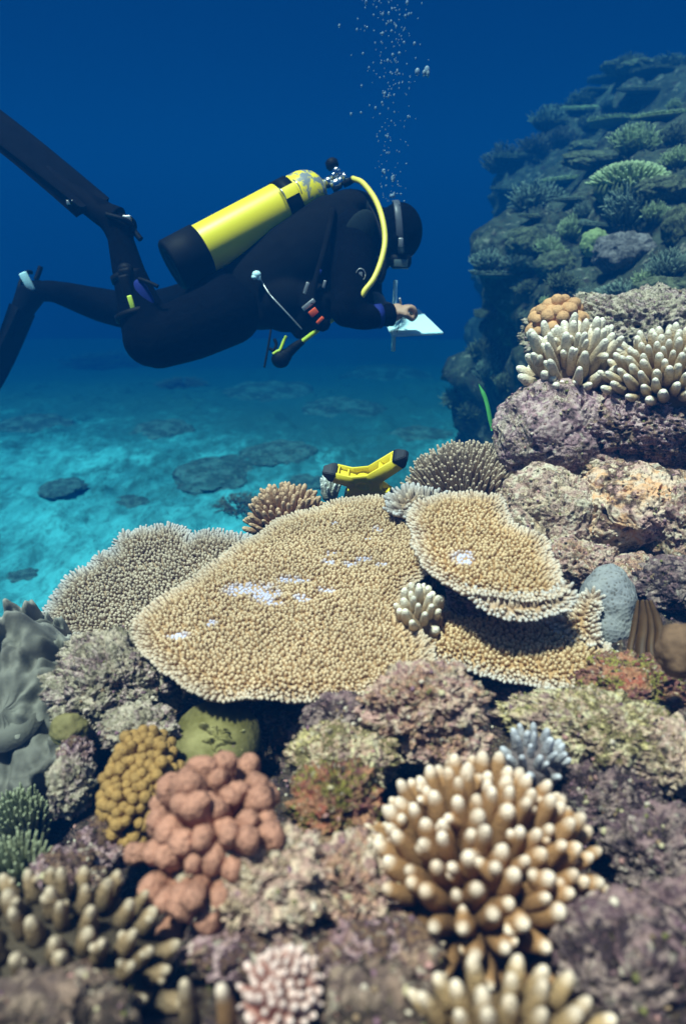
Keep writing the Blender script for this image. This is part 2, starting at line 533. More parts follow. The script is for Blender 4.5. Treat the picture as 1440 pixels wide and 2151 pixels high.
# ------------------------------------------------------------------ rocks
def rock(label, px, py, d, wpx, hpx, mat, seed, depth=0.9, sub=6, lump=0.16, rough=0.05, freq=2.2, pit=0.09, name='reef_rock', cat='rock', group=None, tilt=0.0):
    c = P(px, py, d)
    rx, rz = px2m(wpx, d) / 2, px2m(hpx, d) / 2
    ry = (rx + rz) / 2 * depth
    V, F = ico(sub)
    s = np.array([seed * 5.17, seed * 1.31, seed * 2.7])
    asp = np.array([rx, ry, rz]) / max(rx, rz)
    q = V * asp
    q = q + 0.22 * np.stack([fbm(q * 1.7 + s + 7 * k_, seed + 40 + k_, 3) for k_ in range(3)], 1)
    L = 0.55 - worley(q * freq + s, seed)
    h = 1 + lump * 1.6 * L + rough * 1.7 * fbm(q * freq * 2.3 + s, seed + 3, 4, 0.5)
    h += 0.20 * fbm(V * asp * 1.3 + s, seed + 21, 3)
    rid = 1 - np.abs(fbm(q * freq * 1.5 + s, seed + 31, 4, .55)) * 3.2
    h += rough * .25 * np.clip(rid, -.6, 1)
    w2 = worley(q * freq * 4.3 + s, seed + 9)
    h += rough * 1.1 * (0.5 - w2) + rough * 1.25 * (0.45 - worley(q * freq * 8.5 + s, seed + 13))
    h -= rough * 1.6 * smooth(0.26, 0.10, worley(q * freq * 5.1 + s, seed + 15))
    ph = worley(q * freq * 1.9 + s + 50, seed + 11)
    h -= pit * 2.4 * smooth(0.30, 0.12, ph)
    h += rough * 0.3 * fbm(q * freq * 16 + s, seed + 5, 3, 0.6)
    W = V * h[:, None] * np.array([rx, ry, rz])
    ct, st = math.cos(tilt), math.sin(tilt)
    W = np.stack([W[:, 0] * ct - W[:, 2] * st, W[:, 1], W[:, 0] * st + W[:, 2] * ct], 1)
    # stand the lump square to the line of sight in elevation only, so its outline keeps its proportions
    e = 0.55 * math.atan2((CAM - c)[2], np.linalg.norm((CAM - c)[:2]))
    ce, se = math.cos(e), math.sin(e)
    W = np.stack([W[:, 0], W[:, 1] * ce + W[:, 2] * se, -W[:, 1] * se + W[:, 2] * ce], 1)
    o = MB().add(W, F).build(name, mat)
    o.location = tuple(c)
    return tag(o, label, cat, group)

# ------------------------------------------------------------------ branching corals
def branch_mesh(mb, base, tip, r0, seg=10, rings=9, prof='finger', bend=0.0, noise=0.12, nfreq=90, rng=random, tone=0.5, flat=1.0, seed=0, tip0=0.0, rim=0.0):
    base, tip = np.asarray(base, float), np.asarray(tip, float)
    L = np.linalg.norm(tip - base)
    ax = (tip - base) / (L + 1e-9)
    side = unit(np.cross(ax, [rng.uniform(-1, 1), rng.uniform(-1, 1), rng.uniform(-1, 1)]))
    if prof == 'finger':
        t = np.concatenate([np.linspace(0, 0.80, rings - 4), [0.88, 0.945, 0.983, 0.998]])
        rr = 1.0 - 0.52 * t ** 1.5
        tail = min(0.35, 1.1 * r0 * 0.7 / L)
    elif prof == 'spike':
        t = np.concatenate([np.linspace(0, 0.82, rings - 3), [0.92, 0.97, 0.998]])
        rr = 1.0 - 0.62 * t ** 1.1
        tail = min(0.3, 0.9 * r0 * 0.45 / L)
    else:
        t = np.concatenate([np.linspace(0, 0.70, rings - 5), [0.80, 0.88, 0.94, 0.98, 0.998]])
        rr = 0.74 + 0.32 * np.sin(np.clip(t, 0, 1) * math.pi * 0.62)
        tail = min(0.5, 1.0 * r0 / L)
    u = np.clip((t - (1 - tail)) / tail, 0, 1)
    rad = r0 * rr * np.sqrt(np.maximum(1 - u ** 2.2, 0.0025))
    path = base + ax * (t * L)[:, None] + side * (bend * L * np.sin(t * math.pi))[:, None]
    V, F, _ = tube(path, rad, seg, True, flat)
    tt = np.concatenate([np.repeat(t, seg), [0, 1]])
    if noise:
        ctr = np.vstack([np.repeat(path, seg, 0), path[:1], path[-1:]])
        o = V - ctr
        k = 1 + noise * (1.4 * (0.5 - worley(V * nfreq + seed, 3)) + 0.8 * vnoise(V * nfreq * 0.35, seed))
        V = ctr + o * k[:, None]
    mb.add(V, F, tip=tip0 + (1 - tip0) * tt, tone=tone, rim=rim * tt, scar=0.0)

def axes(axis):
    a = unit(axis)
    e1 = unit(np.cross([0, 1, 0.01], a))
    e2 = np.cross(a, e1)
    return a, e1, e2

def disc_pts(n, rng, jitter=0.25):
    k = np.arange(n) + 0.5
    r = np.sqrt(k / n)
    th = k * 2.399963
    x, y = r * np.cos(th), r * np.sin(th)
    s = jitter / math.sqrt(n)
    x += np.array([rng.gauss(0, s) for _ in range(n)])
    y += np.array([rng.gauss(0, s) for _ in range(n)])
    return np.stack([x, y], 1)

def colony(name, label, cat, centre, axis, Rb, Rt, H, k, n, r, mat, seed=1, ell=(1, 1), prof='finger', parts=True, skirt=0.0, base_mat=None,
           noise=0.12, nfreq=90, seg=10, rings=9, group=None, var=0.15, sink=0.03, side=0, rim_w=0.0, depth_in=0.0, bdome=0.0, part_name='branch', jit=0.25, flatr=0.0, keep=None):
    """a dome of branches: bases on a small disc Rb, tips on a wide dome Rt x H; returns the thing"""
    rng = random.Random(seed)
    c = np.asarray(centre, float)
    a, e1, e2 = axes(axis)
    root = thing(name, c - a * sink, label, cat, group)
    D = disc_pts(n, rng, jit)
    core = MB()
    V, F = ico(4)
    q = V * (1 + 0.12 * fbm(V * 3 + seed, seed, 3))[:, None]
    hz = H * max(0.55, bdome) * (1 - depth_in)
    core.add(c + q[:, :1] * e1 * Rb * (1.25 - .3 * (bdome > 0)) * ell[0] + q[:, 1:2] * e2 * Rb * (1.25 - .3 * (bdome > 0)) * ell[1] + q[:, 2:] * a * hz - a * 0.1 * H, F, tip=0.0, tone=0.35, rim=0.0, scar=0.0)
    one = None if parts else MB()
    for i, (x, y) in enumerate(D):
        m = min(1.25, math.hypot(x, y))
        dome = math.sqrt(max(0.0, 1 - min(1, m * m) * k))
        sk = skirt * max(0, m - 0.72)
        tip = c + (e1 * x * ell[0] + e2 * y * ell[1]) * Rt + a * (H * dome - sk)
        base = c + (e1 * x * ell[0] + e2 * y * ell[1]) * Rb + a * (H * dome * bdome - sk * 0.6)
        dv = tip - base
        tip = base + dv * (1 + rng.uniform(-var, var * 0.6))
        if keep is not None and not keep(tip):
            continue
        rr = r * (1 + rng.uniform(-0.18, 0.18)) * (1 + flatr * rng.random())
        mb = MB() if parts else one
        fl = 1.0 + flatr * rng.random()
        tone = rng.uniform(0.25, 0.75)
        rim = rim_w * smooth(0.6, 1.0, np.array([m]))[0]
        branch_mesh(mb, base, tip, rr, seg, rings, prof, rng.uniform(-.05, .05), noise, nfreq, rng, tone, fl, seed + i * 7, rim=rim)
        for s in range(int(side) + (1 if rng.random() < side - int(side) else 0)):
            f = rng.uniform(0.35, 0.62)
            b0 = base + (tip - base) * f
            d = unit(unit(tip - base) + 0.9 * unit(np.array([rng.uniform(-1, 1), rng.uniform(-1, 1), rng.uniform(-1, 1)])))
            branch_mesh(mb, b0, b0 + d * np.linalg.norm(tip - base) * rng.uniform(.28, .42), rr * 0.72, max(6, seg - 2), rings, prof, 0, noise, nfreq, rng, tone, 1.0, seed + i * 7 + s, tip0=0.25, rim=rim)
        if parts:
            mb.build(part_name, mat, root)
    core.build('coral_base', base_mat or mat, root)
    if one is not None:
        one.build('branch_mass' if not parts else part_name, mat, root)
    return root

# ------------------------------------------------------------------ table corals
def in_poly(pts, poly):
    x, y = pts[:, 0], pts[:, 1]
    inside = np.zeros(len(pts), bool)
    j = len(poly) - 1
    for i in range(len(poly)):
        xi, yi = poly[i]; xj, yj = poly[j]
        c = ((yi > y) != (yj > y)) & (x < (xj - xi) * (y - yi) / (yj - yi + 1e-12) + xi)
        inside ^= c
        j = i
    return inside

def edge_dist(pts, poly):
    best = np.full(len(pts), 1e9)
    for i in range(len(poly)):
        a, b_ = poly[i], poly[(i + 1) % len(poly)]
        ab = b_ - a
        t = np.clip(((pts - a) @ ab) / (ab @ ab + 1e-12), 0, 1)
        best = np.minimum(best, np.linalg.norm(pts - (a + t[:, None] * ab), axis=1))
    return best

def table(label, outline, p0, normal, spacing, mats, seed, nub_h=0.012, nub_r=None, thick=0.022, rim_w=0.035, curl=0.0, scars=(), warp=0.015, stalk=None, lean=1.0,
          group=None, height=None, rim_whiten=1.0, name='table_coral', wig=0.5, root=None, part='plate'):
    """table coral: outline in photo pixels laid on the plane p0/normal, bristling with short upright branchlets"""
    rng = random.Random(seed)
    n = unit(normal)
    e1 = unit(np.cross([0, 1, 0], n)); e2 = np.cross(n, e1)
    p0 = np.asarray(p0, float)
    W = np.array([ray_plane(x, y, p0, n) for x, y in outline]) - p0
    poly = np.stack([W @ e1, W @ e2], 1)
    pl = []
    for i in range(len(poly)):
        a_, b_ = poly[i], poly[(i + 1) % len(poly)]
        m = max(1, int(np.linalg.norm(b_ - a_) / (spacing * 0.9)))
        for t in range(m):
            pl.append(a_ + (b_ - a_) * t / m)
    pl = np.array(pl)
    pl3 = np.c_[pl, np.zeros(len(pl))]
    pl = pl + spacing * wig * np.stack([fbm(pl3 * 22, seed, 3), fbm(pl3 * 22 + 9, seed + 1, 3)], 1) * 2.2
    lo, hi = pl.min(0), pl.max(0)
    sc = [(np.array([(ray_plane(x, y, p0, n) - p0) @ e1, (ray_plane(x, y, p0, n) - p0) @ e2]), px2m(w * 1.5, np.linalg.norm(p0 - CAM)), asp) for x, y, w, asp in scars]

    def hgt(q):
        d = edge_dist(q, pl)
        q3 = np.c_[q, np.zeros(len(q))]
        h = warp * fbm(q3 * 5, seed + 5, 3) + 0.25 * warp * fbm(q3 * 22, seed + 6, 2)
        h = h + curl * smooth(0.12, 0.0, d)
        if height is not None:
            h = h + height(q)
        return h, d

    def lift(q, h):
        return p0 + q[:, :1] * e1 + q[:, 1:2] * e2 + h[:, None] * n

    # plate body
    s = spacing * 1.6
    gx, gy = np.meshgrid(np.arange(lo[0], hi[0], s), np.arange(lo[1], hi[1], s))
    g_ = np.stack([gx.ravel(), gy.ravel()], 1)
    g_ = g_[in_poly(g_, pl)]
    g_ = g_[edge_dist(g_, pl) > s * 0.6]
    pts = np.vstack([pl, g_])
    nb = len(pl)
    vo, ed, fo, _, _, _ = mgeo.delaunay_2d_cdt([Vector(p) for p in pts], [(i, (i + 1) % nb) for i in range(nb)], [], 1, 1e-7)
    q = np.array([v[:] for v in vo])
    fo = np.array([f for f in fo if len(f) == 3])
    h, d = hgt(q)
    top = lift(q, h)
    th = 0.3 * thick + 0.7 * thick * smooth(0, 0.10, d)
    bot = lift(q, h - th)
    N = len(q)
    body = MB()
    rimv = rim_whiten * smooth(rim_w * 0.6, 0.0, d)
    body.add(np.vstack([top, bot]), [fo, fo[:, ::-1] + N], tip=0.35, tone=0.45, rim=np.r_[rimv * .5, rimv * .3], scar=0.0)
    # side wall: boundary edges of the triangulation
    E = {}
    for f in fo:
        for k in range(3):
            a_, b_ = int(f[k]), int(f[(k + 1) % 3])
            if (b_, a_) in E: del E[(b_, a_)]
            else: E[(a_, b_)] = 1
    be = np.array(list(E))
    body.F.append(np.stack([be[:, 0], be[:, 0] + N, be[:, 1] + N, be[:, 1]], 1))
    root = root or thing(name, p0 - n * 0.1, label, 'coral', group)
    body.build(part, mats, root)
    # branchlets
    r = nub_r or spacing * 0.46
    hx = spacing
    hy = spacing * 0.87
    rows = int((hi[1] - lo[1]) / hy) + 2
    c_ = []
    for j in range(rows):
        for i in range(int((hi[0] - lo[0]) / hx) + 2):
            c_.append((lo[0] + (i + 0.5 * (j % 2)) * hx + rng.gauss(0, .20 * spacing), lo[1] + j * hy + rng.gauss(0, .20 * spacing)))
    c_ = np.array(c_)
    c_ = c_[in_poly(c_, pl)]
    # an extra ring right on the rim, pointing outwards
    nn = np.roll(pl, -1, 0) - np.roll(pl, 1, 0)
    out = np.stack([nn[:, 1], -nn[:, 0]], 1)
    out /= np.linalg.norm(out, axis=1)[:, None] + 1e-9
    area = 0.5 * np.sum(pl[:, 0] * np.roll(pl[:, 1], -1) - np.roll(pl[:, 0], -1) * pl[:, 1])
    if area < 0: out = -out
    allp = np.vstack([c_, pl])
    h, d = hgt(allp)
    d[len(c_):] = 0
    P3 = lift(allp, h)
    # outward direction per nub: nearest rim normal
    near = np.array([np.argmin(((pl - a_) ** 2).sum(1)) for a_ in allp])
    od = out[near]
    od3 = od[:, :1] * e1 + od[:, 1:] * e2
    k = smooth(rim_w * 1.6, 0.0, d)
    jit = np.array([[rng.gauss(0, .16) for _ in range(3)] for _ in allp])
    dirs = n + od3 * (k * lean * 1.3)[:, None] + jit
    dirs /= np.linalg.norm(dirs, axis=1)[:, None]
    scar = np.zeros(len(allp))
    for sc_p, sw, asp in sc:
        dd = (allp - sc_p) * [1.0, asp]
        dist = np.linalg.norm(dd, axis=1) + 0.25 * sw * fbm(np.c_[allp, np.zeros(len(allp))] * 60, 77, 2)
        scar = np.maximum(scar, smooth(sw * 0.85, sw * 0.35, dist))
    lenv = nub_h * (0.8 + 0.4 * np.array([rng.random() for _ in allp])) * (1 - 0.8 * scar) * (1 + 0.25 * k)
    m_ = len(allp)
    seg = 5
    ref = np.cross(dirs, np.array([0.31, 0.72, 0.62]))
    ref /= np.linalg.norm(ref, axis=1)[:, None]
    bit = np.cross(dirs, ref)
    prof = [(-0.25, 1.0), (0.45, 0.96), (0.84, 0.78), (0.97, 0.45)]
    an = np.arange(seg) * 2 * math.pi / seg
    ringv = []
    rvar = r * (0.8 + 0.4 * np.array([rng.random() for _ in allp]))
    for (hh, rf) in prof:
        ctr = P3 + dirs * (lenv * hh)[:, None]
        rad = (rvar * rf)[:, None, None]
        ringv.append(ctr[:, None, :] + rad * (np.cos(an)[None, :, None] * ref[:, None, :] + np.sin(an)[None, :, None] * bit[:, None, :]))
    tipv = (P3 + dirs * lenv[:, None])[:, None, :]
    Vn = np.concatenate(ringv + [tipv], 1)
    per = len(prof) * seg + 1
    Vn = Vn.reshape(-1, 3)
    base = (np.arange(m_) * per)[:, None]
    Fq = []
    for k2 in range(len(prof) - 1):
        for j in range(seg):
            Fq.append(np.stack([base[:, 0] + k2 * seg + j, base[:, 0] + k2 * seg + (j + 1) % seg, base[:, 0] + (k2 + 1) * seg + (j + 1) % seg, base[:, 0] + (k2 + 1) * seg + j], 1))
    Ft = [np.stack([base[:, 0] + (len(prof) - 1) * seg + j, base[:, 0] + (len(prof) - 1) * seg + (j + 1) % seg, base[:, 0] + per - 1], 1) for j in range(seg)]
    tv = np.tile(np.concatenate([np.repeat([p[0] for p in prof], seg), [1.0]]), m_).clip(0, 1)
    tone_p = 0.5 + 0.35 * fbm(np.c_[allp, np.zeros(m_)] * 14, seed + 8, 3) + 0.15 * np.array([rng.uniform(-1, 1) for _ in allp])
    body_n = MB()
    kr = rim_whiten * smooth(rim_w, 0.0, d)
    body_n.add(Vn, [np.concatenate(Fq), np.concatenate(Ft)], tip=tv, tone=np.repeat(tone_p.clip(0, 1), per), rim=(np.repeat(kr, per) * (0.25 + 0.75 * tv)) * .8, scar=np.repeat(scar, per))
    tag(body_n.build('branchlets', mats, root), kind='stuff')
    if stalk is not None:
        sb = np.asarray(stalk, float)
        tp = p0 - n * (thick + .07)
        path = spline([tp, tp * .6 + sb * .4 - [0, 0, .02], sb], 16)
        V_, F_, t_ = tube(path, np.interp(np.linspace(0, 1, len(path)), [0, .3, 1], [.06, .055, .10]), 20)
        V_ = V_ + 0.02 * np.stack([fbm(V_ * 9, s_, 3) for s_ in (1, 2, 3)], 1)
        MB().add(V_, F_, tip=0.05, tone=0.2, rim=0, scar=0).build('stalk', M_dark, root)
    return root
# ------------------------------------------------------------------ table corals in the middle
M_table = coral_mat('table_tissue', (0.20, 0.105, 0.045), (0.50, 0.315, 0.165), (0.58, 0.42, 0.26), 1, .5, 1.0, rim=(.54, .53, .52), grain=230, gstr=.3)
M_tableB = coral_mat('table_tissue_warm', (0.21, 0.11, 0.04), (0.52, 0.315, 0.15), (0.60, 0.43, 0.25), 2, .5, 1.0, rim=(.54, .55, .57), grain=230, gstr=.3)
M_tableD = coral_mat('table_tissue_olive', (0.13, 0.08, 0.045), (0.34, 0.23, 0.145), (0.48, 0.37, 0.27), 3, .4, .9, rim=(.48, .48, .50), grain=230, gstr=.3)

def at_z(px, py, z):
    return ray_plane(px, py, np.array([0, 0, z]), np.array([0, 0, 1.0]))

A_OUT = [(288, 1335), (296, 1302), (330, 1270), (375, 1240), (430, 1200), (500, 1155), (545, 1125), (590, 1095), (640, 1078), (700, 1060), (760, 1054), (830, 1056),
         (880, 1068), (930, 1090), (960, 1140), (960, 1200), (900, 1205), (865, 1225), (850, 1250), (860, 1290), (880, 1330), (905, 1352), (900, 1390), (850, 1420), (800, 1440), (740, 1458), (680, 1466),
         (600, 1471), (520, 1466), (440, 1471), (400, 1455), (345, 1418), (310, 1385), (296, 1360)]
SC = [(520, 1243, 52, 2.2), (560, 1260, 34, 1.6), (612, 1226, 26, 2.0), (635, 1268, 20, 2), (575, 1275, 22, 2), (684, 1246, 22, 2.5), (640, 1225, 14, 2), (690, 1190, 15, 1.5), (738, 1190, 17, 1.6), (693, 1172, 13, 1.6), (800, 1191, 15, 1.4),
      (765, 1178, 20, 2.2), (792, 1118, 13, 1.2), (374, 1342, 20, 1.8), (443, 1311, 13, 1.4), (700, 1108, 10, 1.6), (768, 1135, 12, 2), (480, 1252, 14, 2)]
cA = at_z(620, 1260, 1.48)
table('large tan table coral, widest in the scene, with pale lavender scars on top', A_OUT, cA, (0.02, -0.06, 1), 0.0081, M_table, 3, nub_h=0.0092, rim_whiten=.45, scars=SC, warp=0.016,
      stalk=at_z(640, 1240, 1.48) + [0.02, 0.05, -0.42])
B_OUT = [(858, 1088), (880, 1062), (930, 1046), (990, 1043), (1040, 1052), (1060, 1075), (1066, 1105), (1090, 1120), (1120, 1128), (1146, 1150), (1148, 1172), (1160, 1195), (1172, 1222), (1190, 1240), (1170, 1256),
         (1130, 1262), (1080, 1264), (1030, 1262), (1000, 1256), (970, 1254), (925, 1225), (893, 1195), (868, 1155), (874, 1130)]
cB = P(1010, 1165, 1.31)
tB = table('tan table coral with a curled frosted lip, overlapping the largest table coral', B_OUT, cB, (-0.03, -0.16, 1), 0.0082, M_tableB, 5, nub_h=0.0095, rim_whiten=.6, warp=0.012, curl=0.004, scars=[(972, 1180, 22, 1.0), (982, 1170, 12, 1)],
      stalk=cB + np.array([-0.02, 0.12, -0.34]))
LIP_B = [(985, 1238), (1010, 1250), (1050, 1258), (1100, 1258), (1150, 1248), (1185, 1234), (1200, 1238), (1208, 1256), (1190, 1277), (1150, 1290), (1090, 1295), (1040, 1288), (1005, 1270), (988, 1254)]
nB = unit(np.array([-0.03, -0.16, 1]))
cLB = ray_plane(1100, 1258, cB, nB) + np.array([0, -.006, .004])
table('', LIP_B, cLB, (0.0, -0.42, .90), 0.0082, M_tableB, 15, nub_h=0.0105, warp=0.008, rim_whiten=.9, root=tB, part='curled_lip', lean=.8)
C_OUT = [(845, 1330), (880, 1300), (935, 1262), (980, 1240), (1040, 1270), (1110, 1300), (1165, 1300), (1195, 1270), (1215, 1252), (1250, 1246), (1258, 1262), (1250, 1290), (1246, 1315), (1250, 1338), (1268, 1358), (1287, 1376), (1293, 1406),
         (1272, 1438), (1222, 1448), (1150, 1440), (1080, 1425), (1010, 1410), (950, 1396), (890, 1372)]
cC = P(1060, 1365, 1.235)
tC = table('low tan shelf coral with thick white-tipped front rim, below the curled one', C_OUT, cC, (-0.02, -0.10, 1), 0.0084, M_tableB, 7, nub_h=0.0100, rim_whiten=.8, warp=0.012, curl=-0.012, lean=1.3,
      stalk=cC + np.array([-0.06, 0.10, -0.30]))
LIP_C = [(1165, 1312), (1190, 1285), (1212, 1256), (1238, 1243), (1257, 1254), (1260, 1280), (1252, 1305), (1256, 1332), (1262, 1350), (1235, 1356), (1195, 1345)]
cLC = P(1222, 1305, 1.26)
table('', LIP_C, cLC, (-0.40, -0.55, .72), 0.0084, M_tableB, 16, nub_h=0.0100, warp=0.010, rim_whiten=.8, root=tC, part='raised_lobe', lean=.8)
D_OUT = [(92, 1292), (110, 1258), (150, 1218), (195, 1192), (205, 1172), (240, 1170), (236, 1146), (262, 1130), (300, 1120), (345, 1115), (382, 1118), (398, 1140), (450, 1133), (510, 1138), (560, 1150), (540, 1200), (470, 1260), (380, 1330), (330, 1380), (260, 1375),
         (200, 1366), (150, 1350), (135, 1330), (100, 1316)]
cD = P(290, 1250, 1.58)
table('grey-olive table coral with ragged left rim, behind the largest table coral', D_OUT, cD, (-0.10, -0.30, 1), 0.0088, M_tableD, 9, nub_h=0.0115, warp=0.02, wig=1.0,
      stalk=cD + np.array([0.0, 0.10, -0.5]))
B2_OUT = [(820, 1052), (845, 1036), (890, 1034), (920, 1040), (900, 1056), (870, 1076), (850, 1090), (825, 1080)]
cB2 = P(866, 1062, 1.62)
table('small pale fringe of table coral in the gap behind the two big tables', B2_OUT, cB2, (0, -0.25, 1), 0.0115, M_tableD, 11, nub_h=0.018, warp=0.01, stalk=cB2 + np.array([0, .05, -.3]))

# ------------------------------------------------------------------ branching colonies round the tables
def cm(name, low, mid, tip, seed, **k):
    return coral_mat(name, low, mid, tip, seed, **k)
M_brown = cm('brown_branches', (0.08, 0.04, 0.025), (0.36, 0.19, 0.10), (0.56, 0.36, 0.22), 11, rim=(.5, .4, .3))
M_grey = cm('grey_branches', (0.07, 0.04, 0.028), (0.30, 0.19, 0.12), (0.50, 0.38, 0.28), 12, rim=(.5, .48, .45))
M_cream = cm('cream_fingers', (0.18, 0.11, 0.06), (0.56, 0.42, 0.27), (0.84, 0.77, 0.64), 13, p_mid=.55, p_tip=1.0)
M_cream2 = cm('cream_knobs', (0.22, 0.13, 0.06), (0.60, 0.45, 0.28), (0.86, 0.80, 0.68), 14, p_mid=.6, p_tip=1.0)
M_orange = cm('orange_lobes', (0.16, 0.07, 0.03), (0.44, 0.22, 0.09), (0.56, 0.30, 0.14), 15, grain=110)
M_tanc = cm('tan_fingers', (0.10, 0.045, 0.016), (0.40, 0.21, 0.088), (0.80, 0.64, 0.51), 16, p_mid=.80, p_tip=1.0, grain=260)
M_salmon = cm('salmon_lobes', (0.07, 0.028, 0.016), (0.29, 0.125, 0.075), (0.38, 0.18, 0.12), 17, grain=115, gstr=1.0, p_mid=.5)
M_must = cm('mustard_knobs', (0.05, 0.025, 0.006), (0.23, 0.12, 0.03), (0.32, 0.18, 0.055), 18, grain=200)
M_olive = cm('olive_bush', (0.03, 0.03, 0.015), (0.14, 0.14, 0.06), (0.34, 0.36, 0.22), 19)
M_taupe = cm('taupe_fingers', (0.05, 0.035, 0.02), (0.26, 0.17, 0.09), (0.46, 0.36, 0.26), 20, p_mid=.7, p_tip=1.0)
M_pinkw = cm('pink_white_fingers', (0.14, 0.05, 0.04), (0.42, 0.18, 0.14), (0.72, 0.56, 0.50), 21, p_mid=.6, p_tip=1.0)
M_pale = cm('pale_fingers', (0.15, 0.09, 0.04), (0.42, 0.28, 0.14), (0.72, 0.58, 0.45), 22, p_mid=.65, p_tip=1.0)
M_blue = cm('blue_tips', (0.13, 0.10, 0.10), (0.28, 0.25, 0.25), (0.50, 0.50, 0.54), 23)
M_white = cm('white_sprig', (0.35, 0.34, 0.28), (0.62, 0.62, 0.54), (0.8, 0.82, 0.76), 24)

UPV = np.array([0, 0, 1.0])
def toward(c, up=1.0, cam_w=0.5, x=0.0):
    v = CAM - np.asarray(c)
    return unit(up * UPV + cam_w * unit(v) + np.array([x, 0, 0]))

c = P(606, 1112, 1.86)
colony('finger_coral', 'brown coral of dense slim fingers behind the largest table coral', 'coral', c, toward(c, 1, .25, -.05), .085, .125, .135, .8, 130, .0100, M_brown, 31, prof='finger', parts=False, skirt=.12, seg=8, ell=(1, .8), bdome=.45)
c = P(972, 1060, 1.92)
colony('bush_coral', 'grey-brown bush coral with hundreds of slim points, under the purple boulder', 'coral', c, toward(c, 1, .35, -.1), .135, .180, .185, .72, 430, .0080, M_grey, 32, prof='spike', parts=False, skirt=.15, seg=7, ell=(1, .8), noise=.08, bdome=.55)
c = P(1062, 985, 2.0)
colony('bush_coral', 'small grey bush coral against the base of the purple boulder', 'coral', c, toward(c, 1, .35, .1), .04, .085, .11, .6, 90, .0068, M_grey, 33, prof='spike', parts=False, skirt=.1, seg=7)
c = P(692, 1030, 1.95)
colony('white_coral_sprig', 'white coral sprig beside the black tip of the yellow reel', 'coral', c, UPV, .02, .034, .055, .7, 26, .007, M_white, 34, parts=False, skirt=.03, seg=8)
c = P(880, 1292, 1.29)
colony('finger_coral', 'cluster of stubby cream fingers growing through a gap in the tables', 'coral', c, toward(c, .8, .6), .036, .052, .075, .8, 22, .0110, M_cream, 35, skirt=.02, var=.22)
c = P(1200, 800, 1.80)
colony('finger_coral', 'cream coral of long pointed fingers on top of the overhanging boulder', 'coral', c, toward(c, 1, .34, -.05), .095, .165, .175, .85, 58, .0165, M_cream, 36, prof='finger', skirt=.2, side=1, ell=(1.0, .75), var=.2, bdome=.25, noise=.16, nfreq=70)
c = P(1398, 795, 1.68)
colony('knobbly_coral', 'cream coral of short white-tipped knobs right of the long-fingered one', 'coral', c, toward(c, 1, .55, -.1), .13, .17, .115, .6, 88, .0130, M_cream2, 37, prof='finger', skirt=.14, ell=(1.0, .75), noise=.1, bdome=.4)
c = P(1168, 690, 2.06)
colony('lobed_coral', 'orange-brown lobed coral behind the long cream fingers', 'coral', c, toward(c, 1, .3, -.1), .06, .098, .095, .9, 30, .020, M_orange, 38, prof='club', skirt=.06, noise=.1, nfreq=60)
# foreground
c = P(1000, 1862, .81)
colony('finger_coral', 'big tan foreground coral of thick pale-tipped fingers', 'coral', c, toward(c, 1.0, .18, .03), .110, .156, .155, .95, 126, .0127, M_tanc, 39, prof='finger', skirt=.12, side=.35, ell=(1.0, .93), noise=.13, nfreq=170, seg=14, rings=12, var=.15, bdome=.52)
c = P(1120, 1600, .95)
colony('finger_coral', 'small blue-white fingers just behind the big tan foreground coral', 'coral', c, toward(c, 1, .4), .03, .052, .060, .9, 24, .0078, M_blue, 40, skirt=.05, noise=.15)
c = P(775, 1790, .80)
colony('finger_coral', 'tiny mustard knobs left of the big tan foreground coral', 'coral', c, toward(c, .8, .7, -.1), .012, .022, .026, .9, 9, .0085, M_tanc, 41, prof='club', noise=.08)
c = P(455, 1775, .80)
colony('lobed_coral', 'salmon-pink coral of fat rounded lobes in the foreground', 'coral', c, toward(c, 1.0, .75, -.05), .040, .104, .100, .96, 52, .0112, M_salmon, 42, prof='club', skirt=.13, ell=(1.0, 1.08), noise=.34, nfreq=115, seg=22, rings=20, flatr=.22, var=.22, bdome=.15, jit=.35)
c = P(295, 1655, .98)
colony('knobbly_coral', 'mustard-brown coral of small round knobs left of the salmon lobes', 'coral', c, unit(toward(c, .8, .7, -.25)), .045, .075, .06, .9, 110, .0082, M_must, 43, prof='club', skirt=.1, ell=(.8, 1.35), noise=.08, seg=10, parts=False)
c = P(55, 1740, 1.08)
colony('bush_coral', 'olive spiky bush coral low at the left edge', 'coral', c, toward(c, 1, .3), .025, .048, .085, .85, 120, .0042, M_olive, 44, prof='spike', parts=False, skirt=.12, seg=7)
c = P(40, 1850, .92)
colony('bush_coral', 'dark olive tuft of branches under the spiky bush coral', 'coral', c, toward(c, 1, .3), .03, .06, .07, .85, 90, .0045, M_olive, 45, prof='spike', parts=False, skirt=.12, seg=7)
c = P(110, 2050, .68)
colony('finger_coral', 'blurred taupe finger coral filling the lower left corner', 'coral', c, toward(c, 1, .55, -.05), .095, .118, .070, .6, 60, .0098, M_taupe, 46, prof='finger', skirt=.1, ell=(1.2, .9), noise=.16, nfreq=120, side=1, bdome=.4)
c = P(592, 2095, .60)
colony('finger_coral', 'small pink-and-white ridged coral at the bottom', 'coral', c, toward(c, .9, .6, .1), .022, .042, .045, .9, 70, .0058, M_pinkw, 47, prof='finger', skirt=.04, noise=.15, nfreq=200, seg=10)
c = P(1055, 2215, .57)
colony('finger_coral', 'blurred tan fingers cut by the bottom edge, under the big tan coral', 'coral', c, toward(c, 1, .35), .06, .08, .085, .7, 34, .0088, M_pale, 48, prof='finger', skirt=.04, ell=(1.2, .8), bdome=.4)
